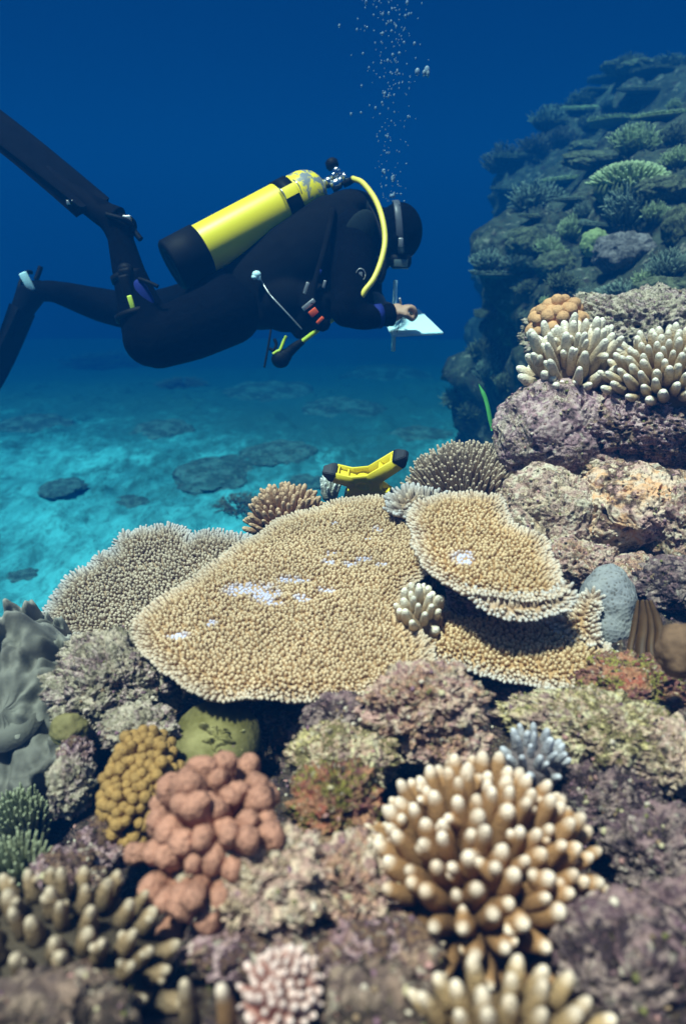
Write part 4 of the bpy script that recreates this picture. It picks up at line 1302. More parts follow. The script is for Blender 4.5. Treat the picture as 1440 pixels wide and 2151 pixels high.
# widen the strap along the head's own axis
V[:, 0] = np.r_[np.repeat(sp[:, 0], 10), sp[0, 0], sp[-1, 0]] + (V[:, 0] - np.r_[np.repeat(sp[:, 0], 10), sp[0, 0], sp[-1, 0]]) * 4.2
MB().add(V, F).build('mask_strap', plain('strap_silicone', (.07, .08, .10), .4, .3), mask)
mb = MB(); box(mb, hc + np.array([.0, -.088, -.030]), (.018, .010, .030))
mb.build('strap_buckle', M_steel, mask)

# fins
def fin(label, heel, toe, end, blade_n, pocket_r, w0, w1, extra):
    root = thing('swim_fin', heel, label, 'swim fin')
    heel, toe, end = map(np.asarray, (heel, toe, end))
    ax = unit(end - toe)
    nrm = unit(np.asarray(blade_n) - ax * np.dot(blade_n, ax))
    sd_ = np.cross(ax, nrm)
    mb = MB()
    path = spline([heel * .75 + toe * .25, toe, toe * .72 + end * .28], 20)
    V, F, _ = tube(path, np.linspace(pocket_r, pocket_r * .55, len(path)), 20)
    mb.add(V, F)
    mb.build('foot_pocket', M_finr, root)
    mb = MB()
    ns = 14; nw = 9
    top = []
    for i, s_ in enumerate(np.linspace(0, 1, ns)):
        c_ = toe + (end - toe) * s_ + nrm * (.03 * math.sin(s_ * 2.2) * extra)
        w = (w0 + (w1 - w0) * s_) / 2
        for j, q in enumerate(np.linspace(-1, 1, nw)):
            e = 1 if abs(q) > .8 else 0
            th = .006 + .007 * e * (1 - .6 * s_) + .008 * (1 - s_) ** 3
            top.append((c_ + sd_ * w * q, th))
    Vt = np.array([p_ + nrm * h for p_, h in top]); Vb = np.array([p_ - nrm * h for p_, h in top])
    i = np.arange(ns - 1)[:, None] * nw + np.arange(nw - 1)[None, :]
    Q = np.stack([i, i + 1, i + nw + 1, i + nw], -1).reshape(-1, 4)
    N = ns * nw
    rim_ = [*range(nw)] + [k * nw + nw - 1 for k in range(1, ns)] + [(ns - 1) * nw + k for k in range(nw - 2, -1, -1)] + [k * nw for k in range(ns - 2, 0, -1)]
    S = np.array([[rim_[k], rim_[(k + 1) % len(rim_)], rim_[(k + 1) % len(rim_)] + N, rim_[k] + N] for k in range(len(rim_))])
    mb.add(np.vstack([Vt, Vb]), [Q, Q[:, ::-1] + N, S])
    mb.build('blade', M_finr, root)
    return root
f1 = fin('black swim fin on the raised foot, reaching to the upper left edge', P(262, 475, 2.35), P(196, 436, 2.35), P(-150, 180, 2.38), np.array([.54, -.42, .85]), .050, .150, .185, 1)
tubeobj('heel_strap', [P(222, 450, 2.29), P(262, 462, 2.30), P(280, 478, 2.35), P(262, 470, 2.41), P(228, 440, 2.41)], .008, M_rub, f1, 8)
tubeobj('strap_tab', [P(274, 474, 2.34), P(284, 488, 2.34), P(296, 503, 2.34)], .010, M_rub, f1, 8)
mb = MB(); box(mb, P(267, 460, 2.325), (.030, .010, .024), bevel=.35); mb.build('strap_buckle', M_steel, f1)
mb = MB(); box(mb, P(147, 425, 2.29), (.022, .006, .014), bevel=.3); mb.build('fin_badge', M_steel, f1)
f2 = fin('black swim fin of the farther foot, hanging down at the left edge', P(74, 600, 2.92), P(48, 650, 2.92), P(-60, 845, 2.96), np.array([-.95, .1, .30]), .060, .16, .19, -1)
tubeobj('strap_tab', [P(76, 588, 2.90), P(82, 572, 2.90), P(86, 560, 2.90)], .011, M_rub, f2, 8)
mb = MB(); box(mb, P(58, 592, 2.868), (.034, .016, .080), [[.93, 0, .36], [0, 1, 0], [-.36, 0, .93]], .35); mb.build('white_heel_patch', M_white, f2)
tubeobj('heel_strap', [P(50, 622, 2.88), P(42, 600, 2.88), P(56, 574, 2.90), P(66, 572, 2.94)], .009, M_rub, f2, 8)

# knife on the near calf
kn = thing('dive_knife', P(276, 620, 2.33), 'black dive knife with a lime green tab strapped to the near calf', 'dive knife')
ka = np.array([[.98, 0, .19], [0, 1, 0], [-.19, 0, .98]])
mb = MB(); box(mb, P(274, 628, 2.318), (.036, .026, .16), ka, .3); mb.build('sheath', M_rub, kn)
mb = MB(); box(mb, P(266, 578, 2.31), (.046, .034, .05), ka, .3); ell(mb, P(264, 566, 2.31), (.026, .02, .022)); mb.build('handle', M_rub, kn)
mb = MB(); box(mb, P(277, 639, 2.300), (.017, .008, .058), ka, .45); mb.build('release_tab', M_lime, kn)
mb = MB(); box(mb, P(270, 602, 2.301), (.005, .006, .022), ka, .4); mb.build('steel_clip', M_steel, kn)
kr = ring('leg_strap', P(270, 582, 2.36), P(272, 575, 2.36) - P(296, 650, 2.38), .054, .022, .006, M_rub, kn)
tubeobj('strap_end', [P(292, 586, 2.30), P(310, 592, 2.29), P(332, 602, 2.29)], .007, M_rub, kn, 8)
kr = ring('leg_strap', P(290, 660, 2.38), P(272, 575, 2.36) - P(296, 650, 2.38), .074, .020, .006, M_rub, kn)

# gauge console
gz = thing('gauge_console', P(590, 755, 2.50), 'black gauge console dangling on a yellow-green hose below the diver', 'gauge')
tubeobj('hose', [P(712, 662, 2.46), P(690, 677, 2.46), P(662, 697, 2.47), P(634, 718, 2.48)], .0085, M_ygreen, gz, 10)
tubeobj('hose_sleeve', [P(636, 716, 2.48), P(620, 728, 2.49), P(602, 744, 2.50)], [.012, .016, .020], M_rub, gz, 12)
mb = MB(); ell(mb, P(589, 755, 2.50), (.034, .026, .032)); ell(mb, P(596, 748, 2.50), (.03, .022, .026)); mb.build('gauge_case', M_rub, gz)
lan = thing('lanyard', P(575, 730, 2.49), 'black cord with a yellow-green clip hanging beside the gauge', 'lanyard')
tubeobj('cord', [P(570, 684, 2.50), P(567, 705, 2.49), P(561, 740, 2.49), P(555, 772, 2.49)], .004, M_rub, lan, 8)
tubeobj('hook', [P(576, 712, 2.48), P(580, 724, 2.48), P(574, 736, 2.48), P(566, 732, 2.48)], .006, M_rub, lan, 8)
tubeobj('clip_strap', [P(601, 706, 2.48), P(596, 716, 2.48), P(588, 735, 2.48), P(582, 738, 2.48), P(573, 744, 2.48)], .0058, M_ygreen, lan, 8)

# slate, tube and pencil
slate = thing('writing_slate', P(865, 675, 2.62), 'pale cyan-white writing slate held under the writing hand', 'slate')
sn = unit(np.array([.03, -.10, 1]))
sp0 = P(865, 677, 2.60)
q4 = [ray_plane(x, y, sp0, sn) for x, y in [(796, 651), (879, 648), (931, 698), (822, 703)]]
bm = bmesh.new()
vs_ = [bm.verts.new(Vector(q)) for q in q4] + [bm.verts.new(Vector(q - sn * .009)) for q in q4]
for f in ((0, 1, 2, 3), (7, 6, 5, 4), (0, 4, 5, 1), (1, 5, 6, 2), (2, 6, 7, 3), (3, 7, 4, 0)):
    bm.faces.new([vs_[k] for k in f])
bmesh.ops.recalc_face_normals(bm, faces=bm.faces[:])
bmesh.ops.bevel(bm, geom=bm.edges[:], offset=.002, segments=2, affect='EDGES')
me = bpy.data.meshes.new('board'); bm.to_mesh(me); bm.free()
me.materials.append(M_white)
bo = bpy.data.objects.new('board', me); COL.objects.link(bo); bo.parent = slate; bo.matrix_parent_inverse = Matrix.Translation(slate.location).inverted()
pvc = thing('plastic_tube', P(827, 665, 2.55), 'pale plastic tube standing upright through the slate edge', 'tube')
tp_, bp_ = P(830, 590, 2.56), P(825, 737, 2.53)
V, F, _ = lathe([(0, .0042), (0, .0078), (np.linalg.norm(tp_ - bp_), .0078), (np.linalg.norm(tp_ - bp_), .0042), (0, .0042)], bp_, tp_ - bp_, 16)
MB().add(V, F).build('tube_wall', M_white, pvc, smooth=False)
pen = thing('pencil', P(838, 640, 2.45), 'pale pencil in the writing hand, tied with a thin cord', 'pencil')
tubeobj('shaft', [P(839, 626, 2.44), P(846, 672, 2.50)], .0042, M_steel, pen, 8)
tubeobj('cord', [P(840, 634, 2.43), P(846, 655, 2.40), P(838, 680, 2.44), P(833, 698, 2.46)], .0012, M_rub, pen, 6)

# bubbles
M_bub = plain('bubble_skin', (0.58, 0.80, 0.92), .15, .8)
bb = M_bub.node_tree.nodes['Principled BSDF']
bb.inputs['Transmission Weight'].default_value = .65
bb.inputs['IOR'].default_value = 1.2
V, F = ico(2)
bmesh_b = None
rng = random.Random(5)
def bubble(px, py, d, r, label, src=[None]):
    if src[0] is None:
        o = MB().add(V, F).build('air_bubble', M_bub); src[0] = o.data
    else:
        o = bpy.data.objects.new('air_bubble', src[0]); COL.objects.link(o)
    o.location = tuple(P(px, py, d)); o.scale = (r * rng.uniform(.8, 1.2), r, r * rng.uniform(1.0, 1.9))
    return tag(o, label, 'bubble', 'rising air bubbles')
for k in range(280):
    f = rng.random() ** 1.5
    y = 435 * f - 12
    spread = 26 + 32 * (1 - f)
    x = 822 - 8 * (1 - f) + rng.gauss(0, spread * .62) 
    bubble(x, y, 2.55 + rng.gauss(0, .09), rng.choice([.0018, .0021, .0025, .003, .0042]) * (1.12 - .4 * f), 'small pale air bubble in the stream rising above the diver head')
for (x, y, r) in [(876, 151, .0085), (896, 149, .0095), (898, 155, .0075), (890, 153, .006)]:
    bubble(x, y, 2.45, r, 'large bright air bubble drifting right of the main bubble stream')
for (x, y, r) in [(825, 375, .007), (822, 412, .0075), (827, 410, .006), (805, 360, .0055)]:
    bubble(x, y, 2.6, r, 'fat air bubble low in the stream, just over the diver hood')
# ------------------------------------------------------------------ yellow tape reel frame lying behind the tables
M_reel = plain('reel_yellow', (0.78, 0.62, 0.03), .5, .35, var=.08)
M_tipb = plain('reel_black_tip', (0.012, 0.014, 0.02), .4, .4)
rc = P(764, 1012, 1.82)
reel = thing('tape_reel', rc, 'yellow open tape reel frame with black tipped arms leaning behind the tables', 'tape reel')
toc = unit(CAM - rc)
rn = unit(np.array([-.15, -.84, -.50]))     # the open face looks towards the camera and a little down
ru = unit(np.array([1.0, 0, 0]) - rn * rn[0])
rv = np.cross(rn, ru)
if rv[2] < 0: rv = -rv
arms = [(R(52), .135), (R(166), .080), (R(-38), .080), (R(-115), .075)]
def star(off, scale=1.0, hole=True):
    """outline of the four-armed frame as one closed polygon"""
    pts = []
    for k, (an, ln) in enumerate(sorted(arms, key=lambda q: q[0] % (2 * math.pi))):
        d_ = np.array([math.cos(an), math.sin(an)]); s_ = np.array([-d_[1], d_[0]])
        w = .019
        pts += [d_ * .040 - s_ * w * 1.15, d_ * ln - s_ * w, d_ * ln + s_ * w, d_ * .040 + s_ * w * 1.15]
    return np.array(pts)
out2 = star(0)
hol = np.array([[.017 * math.cos(t), .017 * math.sin(t)] for t in np.linspace(0, 2 * math.pi, 24, endpoint=False)])
def plate(name, z0, z1, mat):
    pts = np.vstack([out2, hol]); n1 = len(out2)
    ed = [(i, (i + 1) % n1) for i in range(n1)] + [(n1 + i, n1 + (i + 1) % 24) for i in range(24)]
    vo, _, fo, _, _, _ = mgeo.delaunay_2d_cdt([Vector(p) for p in pts], ed, [], 1, 1e-7)
    q = np.array([v_[:] for v_ in vo])
    fo = [f for f in fo if np.linalg.norm(q[list(f)].mean(0)) > .0165]
    fo = np.array(fo)
    lift = lambda z: rc + q[:, :1] * ru + q[:, 1:] * rv + rn * z
    N = len(q)
    E = {}
    for f in fo:
        for k in range(3):
            a_, b_ = int(f[k]), int(f[(k + 1) % 3])
            if (b_, a_) in E: del E[(b_, a_)]
            else: E[(a_, b_)] = 1
    be = np.array(list(E))
    mb = MB()
    mb.add(np.vstack([lift(z1), lift(z0)]), [fo, fo[:, ::-1] + N, np.stack([be[:, 0], be[:, 0] + N, be[:, 1] + N, be[:, 1]], 1)])
    return mb.build(name, mat, reel, smooth=False)
plate('side_frame', .010, .015, M_reel)
plate('side_frame', -.020, -.016, M_reel)
mb = MB()
V, F, _ = lathe([(.0, .0165), (.0, .024), (.036, .024), (.036, .0165), (0, .0165)], rc - rn * .020, rn, 28)
mb.add(V, F); mb.build('hub', M_reel, reel, smooth=False)
rb = MB()
for an, ln in arms:
    d_ = math.cos(an) * ru + math.sin(an) * rv; s_ = -math.sin(an) * ru + math.cos(an) * rv
    for q in (.60, .93):
        box(rb, rc + d_ * ln * q - rn * .003, (.004, .034, .027), np.array([d_, s_, rn]), .2)
    box(rb, rc + d_ * ln * .60 - s_ * .006 - rn * .003, (ln * .70, .003, .027), np.array([d_, s_, rn]), .2)
rb.build('spacer', M_reel, reel)
for k, (an, ln) in enumerate(arms):
    d_ = math.cos(an) * ru + math.sin(an) * rv; s_ = -math.sin(an) * ru + math.cos(an) * rv
    mb = MB()
    bm = bmesh.new()
    L_ = .034
    q = []
    for (x, w) in ((0, .0195), (L_ * .35, .0185), (L_, .006)):
        for z_ in (-.022, .017):
            q.append(rc + d_ * (ln + x) - s_ * w + rn * z_ * (1 if x < L_ else .6)); q.append(rc + d_ * (ln + x) + s_ * w + rn * z_ * (1 if x < L_ else .6))
    vs_ = [bm.verts.new(Vector(p)) for p in q]
    bmesh.ops.convex_hull(bm, input=vs_)
    bmesh.ops.bevel(bm, geom=[e for e in bm.edges if e.calc_face_angle(0) > .3], offset=.002, segments=2, affect='EDGES')
    me = bpy.data.meshes.new('arm_tip'); bm.to_mesh(me); bm.free()
    me.materials.append(M_tipb)
    o = bpy.data.objects.new('arm_tip', me); COL.objects.link(o); o.parent = reel; o.matrix_parent_inverse = Matrix.Translation(reel.location).inverted()

# ------------------------------------------------------------------ soft leather coral at the left edge
M_soft, nt, b = new_mat('leather_skin', .75, .2)
v = world_vec(nt)
c = ramp(nt, noise_n(nt, v, 9, 4), [(.35, (.11, .10, .085)), (.65, (.19, .18, .15))])
c = mixc(nt, attr_n(nt, 'rim'), c, (.34, .32, .28))
nt.links.new(c, b.inputs['Base Color'])
bump(nt, b, noise_n(nt, v, 160, 3), .35, .002)
def ruffle(label, px, py, d, r, tilt_axis, seed, folds=7, amp=.05, ell_=(1, 1)):
    c0 = P(px, py, d)
    a, e1, e2 = axes(tilt_axis)
    nr, nt_ = 26, 200
    V = []; rimv = []
    for i in range(nr):
        s_ = i / (nr - 1)
        for j in range(nt_):
            t = 2 * math.pi * j / nt_
            V.append((s_, t))
            rimv.append(max(0, (s_ - .82) / .18))
    S = np.array(V)
    s_, t = S[:, 0], S[:, 1]
    nzp = np.stack([np.cos(t) * 1.6, np.sin(t) * 1.6, s_ * 1.2], 1)
    rad = r * s_ * (1 + .22 * fbm(nzp + seed, seed, 3))
    xy = np.stack([rad * np.cos(t), rad * np.sin(t), rad * 0], 1) / r
    w = np.sin(folds * t + 5.0 * vnoise(nzp * 1.5 + 5, seed)) * .30 * s_ + 1.6 * fbm(xy * 2.4 + 9 + seed, seed + 2, 3)
    z = 1.5 * amp * (.35 + .65 * s_ ** 1.5) * w * 1.5 - .06 * s_ ** 2 + .012 * fbm(xy * 5 + 2, seed + 3, 2)
    top = c0 + (rad * np.cos(t) * ell_[0])[:, None] * e1 + (rad * np.sin(t) * ell_[1])[:, None] * e2 + z[:, None] * a
    th = .012 - .005 * s_
    bot = top - a * th[:, None]
    i = np.arange(nr - 1)[:, None] * nt_; j = np.arange(nt_)[None, :]; j2 = (j + 1) % nt_
    Q = np.stack([i + j, i + nt_ + j, i + nt_ + j2, i + j2], -1).reshape(-1, 4)
    N = nr * nt_
    jj = np.arange(nt_); last = (nr - 1) * nt_
    S_ = np.stack([last + jj, last + N + jj, last + N + (jj + 1) % nt_, last + (jj + 1) % nt_], 1)
    mb = MB(); mb.add(np.vstack([top, bot]), [Q, Q[:, ::-1] + N, S_], rim=np.r_[rimv, rimv])
    root = thing('leather_coral', c0 - a * .15, label, 'soft coral')
    mb.build('ruffled_cap', M_soft, root)
    V_, F_, _ = tube(spline([c0 - a * .01, c0 - a * .08 - UPV * .02, c0 - a * .1 - UPV * .16], 12), np.array([.07, .05, .05, .05, .05, .06, .06, .07, .07, .08, .08, .09, .09])[:13], 18)
    MB().add(V_, F_, rim=0).build('stalk', M_soft, root)
    return root
ruffle('pale ruffled leather coral drooping at the left edge, lower and larger', 10, 1500, 1.22, .155, toward(P(10, 1500, 1.22), .7, .8, -.35), 3, 6, .05, (1, 1.25))
ruffle('smaller pale leather coral folded behind the larger one at left', 45, 1365, 1.40, .11, toward(P(45, 1365, 1.4), .9, .6, -.2), 4, 5, .05)
ruffle('small folded flap of leather coral against the pebbly outcrop', 122, 1455, 1.27, .050, toward(P(122, 1455, 1.27), .5, .9, -.1), 6, 4, .03)
M_leaf, nt, b = new_mat('olive_plate_skin', .75, .2)
v = world_vec(nt)
c = ramp(nt, noise_n(nt, v, 20, 5), [(.35, (.13, .11, .03)), (.65, (.28, .24, .10))])
c = mixc(nt, attr_n(nt, 'rim'), c, (.42, .38, .20))
nt.links.new(c, b.inputs['Base Color'])
bump(nt, b, noise_n(nt, v, 150, 3), .4, .002)
_ms = M_soft; M_soft = M_leaf
ruffle('olive leafy coral with upturned edges in the shade under the largest table', 455, 1545, 1.08, .042, toward(P(455, 1545, 1.08), .8, .8), 8, 4, .016, (1.3, .9))
M_soft = _ms

# seagrass blade, brown weed
M_grass = plain('seagrass', (0.06, 0.30, 0.08), .5, .3, var=.2)
gb = P(1032, 905, 2.02)
def strap_mesh(pts, w, th=.0012):
    path = spline(pts, 36)
    n = len(path)
    T_, N_, B_ = frames(path)
    ww = w * np.minimum(1, (1.02 - np.linspace(0, 1, n)) * 4) * np.minimum(1, .35 + np.linspace(0, 1, n) * 3)
    view = np.array([unit(CAM - p_) for p_ in path])
    S_ = np.cross(T_, view + .4 * N_); S_ /= np.linalg.norm(S_, axis=1)[:, None]
    O_ = np.cross(S_, T_)
    V_ = np.concatenate([path + S_ * ww[:, None] + O_ * th, path - S_ * ww[:, None] + O_ * th, path - S_ * ww[:, None] - O_ * th, path + S_ * ww[:, None] - O_ * th])
    F_ = []
    for k in range(n - 1):
        for a_ in range(4):
            b_ = (a_ + 1) % 4
            F_.append([a_ * n + k, b_ * n + k, b_ * n + k + 1, a_ * n + k + 1])
    F_ += [[0, n, 2 * n, 3 * n], [n - 1, 4 * n - 1, 3 * n - 1, 2 * n - 1]]
    return V_, np.array(F_)
V_, F_ = strap_mesh([gb, P(1026, 868, 2.02), P(1018, 836, 2.02), P(1004, 806, 2.02)], .0062)
o = MB().add(V_, F_).build('seagrass_blade', M_grass)
tag(o, 'single bright green blade of seagrass beside the purple boulder', 'seagrass')
M_weed = plain('brown_weed', (0.060, 0.028, 0.008), .6, .3, var=.35, vscale=30)
weed = thing('brown_seaweed', P(1355, 1420, 1.15), 'brown strappy seaweed hanging in the shade left of the sponge', 'seaweed')
for k, (dx, w) in enumerate([(-22, .005), (-4, .009), (14, .006), (30, .008)]):
    V_, F_ = strap_mesh([P(1350 + dx * .5, 1262, 1.26), P(1352 + dx, 1320, 1.20), P(1348 + dx * 1.2, 1370, 1.17), P(1356 + dx * 1.5, 1428, 1.15)], w, .002)
    MB().add(V_, F_).build('frond', M_weed, weed)

# ------------------------------------------------------------------ far reef: colonies standing on the reef wall
from mathutils.bvhtree import BVHTree
WV = np.zeros(len(WALL.data.vertices) * 3); WALL.data.vertices.foreach_get('co', WV)
WF = np.zeros(len(WALL.data.polygons) * 4, int); WALL.data.polygons.foreach_get('vertices', WF)
bvh = BVHTree.FromPolygons([tuple(v_) for v_ in WV.reshape(-1, 3)], [tuple(f) for f in WF.reshape(-1, 4)])
def wall_hit(px, py):
    v_ = unit(FWD + (px - CX) / F_PX * RIGHT - (py - CY) / F_PX * UP)
    h_ = bvh.ray_cast(Vector(CAM), Vector(v_))
    if h_[0] is None:
        return None, None
    p_ = np.array(h_[0])
    return p_, float(np.dot(p_ - CAM, FWD))
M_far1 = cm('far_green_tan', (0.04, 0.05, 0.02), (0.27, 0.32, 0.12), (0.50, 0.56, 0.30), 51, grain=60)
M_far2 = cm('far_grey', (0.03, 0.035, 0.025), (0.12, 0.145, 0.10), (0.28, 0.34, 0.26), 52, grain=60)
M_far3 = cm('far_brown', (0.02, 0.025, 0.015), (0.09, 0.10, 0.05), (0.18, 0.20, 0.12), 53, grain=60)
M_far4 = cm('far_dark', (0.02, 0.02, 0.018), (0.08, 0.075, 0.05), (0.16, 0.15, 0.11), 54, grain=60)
M_mound = crust('far_mound_skin', [(.03, .035, .02), (.11, .125, .065), (.17, .18, .10), (.06, .07, .04)], 31, 4, spots=.15)
M_mauve = crust('far_mauve_skin', [(.08, .07, .07), (.20, .17, .17), (.28, .24, .24), (.13, .11, .11)], 32, 4, spots=.15, pits=.2)
FAR = {}
def proto_mesh(kind, seed, mat):
    """unit-size (1 m wide) colony meshes"""
    key = (kind, seed, mat.name)
    if key in FAR: return FAR[key]
    rg = random.Random(seed)
    mb = MB()
    if kind == 'bush':
        D = disc_pts(70, rg, .4)
        for k, (x, y) in enumerate(D):
            m = min(1, math.hypot(x, y))
            b0 = np.array([x * .22, y * .22, 0]); t0 = np.array([x * .48, y * .48, .46 * math.sqrt(max(0.04, 1 - .75 * m * m)) * rg.uniform(.75, 1.1)])
            branch_mesh(mb, b0, t0, .022, 6, 6, 'spike', rg.uniform(-.12, .12), 0, 1, rg, rg.uniform(.2, .8))
            for q in range(4):
                f_ = rg.uniform(.35, .85); c_ = b0 + (t0 - b0) * f_
                dv = unit(unit(t0 - b0) + np.array([rg.uniform(-1, 1) for _ in range(3)]) * .9)
                branch_mesh(mb, c_, c_ + dv * rg.uniform(.09, .17), .015, 5, 5, 'spike', 0, 0, 1, rg, rg.uniform(.2, .8), tip0=.4)
    elif kind == 'table':
        D = disc_pts(420, rg, .5)
        nzr = lambda th: .5 * (1 + .22 * vnoise(np.stack([np.cos(th) * 1.7 + seed, np.sin(th) * 1.7, th * 0], 1), seed))
        th = np.linspace(0, 2 * math.pi, 48, endpoint=False)
        rr = nzr(th)
        rings_ = [(.0, .035), (.4, .03), (.8, .03), (1.0, .02), (1.0, -.012), (.6, -.05), (.2, -.11), (.14, -.30)]
        V_ = np.array([[rr[i] * s_ * math.cos(t), rr[i] * s_ * math.sin(t), z_] for s_, z_ in rings_ for i, t in enumerate(th)])
        i_ = np.arange(len(rings_) - 1)[:, None] * 48; j_ = np.arange(48)[None, :]; j2_ = (j_ + 1) % 48
        mb.add(V_, np.stack([i_ + j_, i_ + 48 + j_, i_ + 48 + j2_, i_ + j2_], -1).reshape(-1, 4), tip=.25, tone=.4, rim=0, scar=0)
        for x, y in D:
            t = math.atan2(y, x); m = math.hypot(x, y)
            r_ = float(nzr(np.array([t % (2 * math.pi)]))[0]) * m
            b0 = np.array([r_ * math.cos(t), r_ * math.sin(t), .02]); dv = unit(np.array([x * .7 * m, y * .7 * m, 1]) + np.array([rg.gauss(0, .2) for _ in range(3)]))
            branch_mesh(mb, b0, b0 + dv * rg.uniform(.035, .065), .014, 5, 5, 'spike', 0, 0, 1, rg, rg.uniform(.2, .8), tip0=.3)
    elif kind == 'knob':
        V_, F_ = ico(5)
        q = V_ * [1, 1, .8]
        h_ = 1 + .24 * (.5 - worley(q * 2.6 + seed, seed)) + .2 * fbm(q * 2 + seed, seed, 4) + .08 * (.5 - worley(q * 9, seed + 2))
        mb.add(q * h_[:, None] * .5, F_, tip=.5, tone=.5, rim=0, scar=0)
    elif kind == 'dome':
        D = disc_pts(190, rg, .3)
        V_, F_ = ico(4)
        mb.add(V_ * [.40, .40, .20] + [0, 0, .02], F_, tip=.1, tone=.4, rim=0, scar=0)
        for x, y in D:
            m = min(1, math.hypot(x, y))
            b0 = np.array([x * .34, y * .34, .16 * math.sqrt(1 - .8 * m * m)]); t0 = np.array([x * .5, y * .5, .34 * math.sqrt(max(.03, 1 - .9 * m * m))])
            branch_mesh(mb, b0, t0, .024, 6, 6, 'finger', 0, 0, 1, rg, rg.uniform(.2, .8))
    o = mb.build(kind, mat)
    FAR[key] = o.data
    bpy.data.objects.remove(o)
    return FAR[key]
far_rng = random.Random(12)
NAMES = {'bush': ('branching_coral', 'coral'), 'table': ('table_coral', 'coral'), 'knob': ('boulder_coral', 'coral'), 'dome': ('knobbly_coral', 'coral')}
def far(kind, px, py, w, h, mat, label, group=None, seed=1, dadd=0.0, tilt=None):
    p_, d_ = wall_hit(px, py + h * .3)
    while p_ is None and px < 1400:
        px += 12
        py += 4
        p_, d_ = wall_hit(px, py + h * .3)
    if p_ is None:
        return None
    d_ = d_ + (.06 if kind == 'table' else -.02) + dadd
    o = bpy.data.objects.new(NAMES[kind][0], proto_mesh(kind, seed, mat))
    COL.objects.link(o)
    s_ = px2m(w, d_)
    hz = {'bush': .50, 'table': .50, 'knob': .85, 'dome': .40}[kind]
    o.scale = (s_, s_, max(.35 * s_, min(1.6 * s_, px2m(h, d_) / hz)) if kind != 'table' else s_)
    o.location = tuple(P(px, py + (h * .45 if kind in ('bush', 'dome') else 0), d_))
    o.rotation_euler = (far_rng.uniform(-.12, .12), far_rng.uniform(-.12, .12), far_rng.uniform(0, 6.28)) if tilt is None else tilt
    return tag(o, label, NAMES[kind][1], group)
g1 = 'corals on the reef wall'
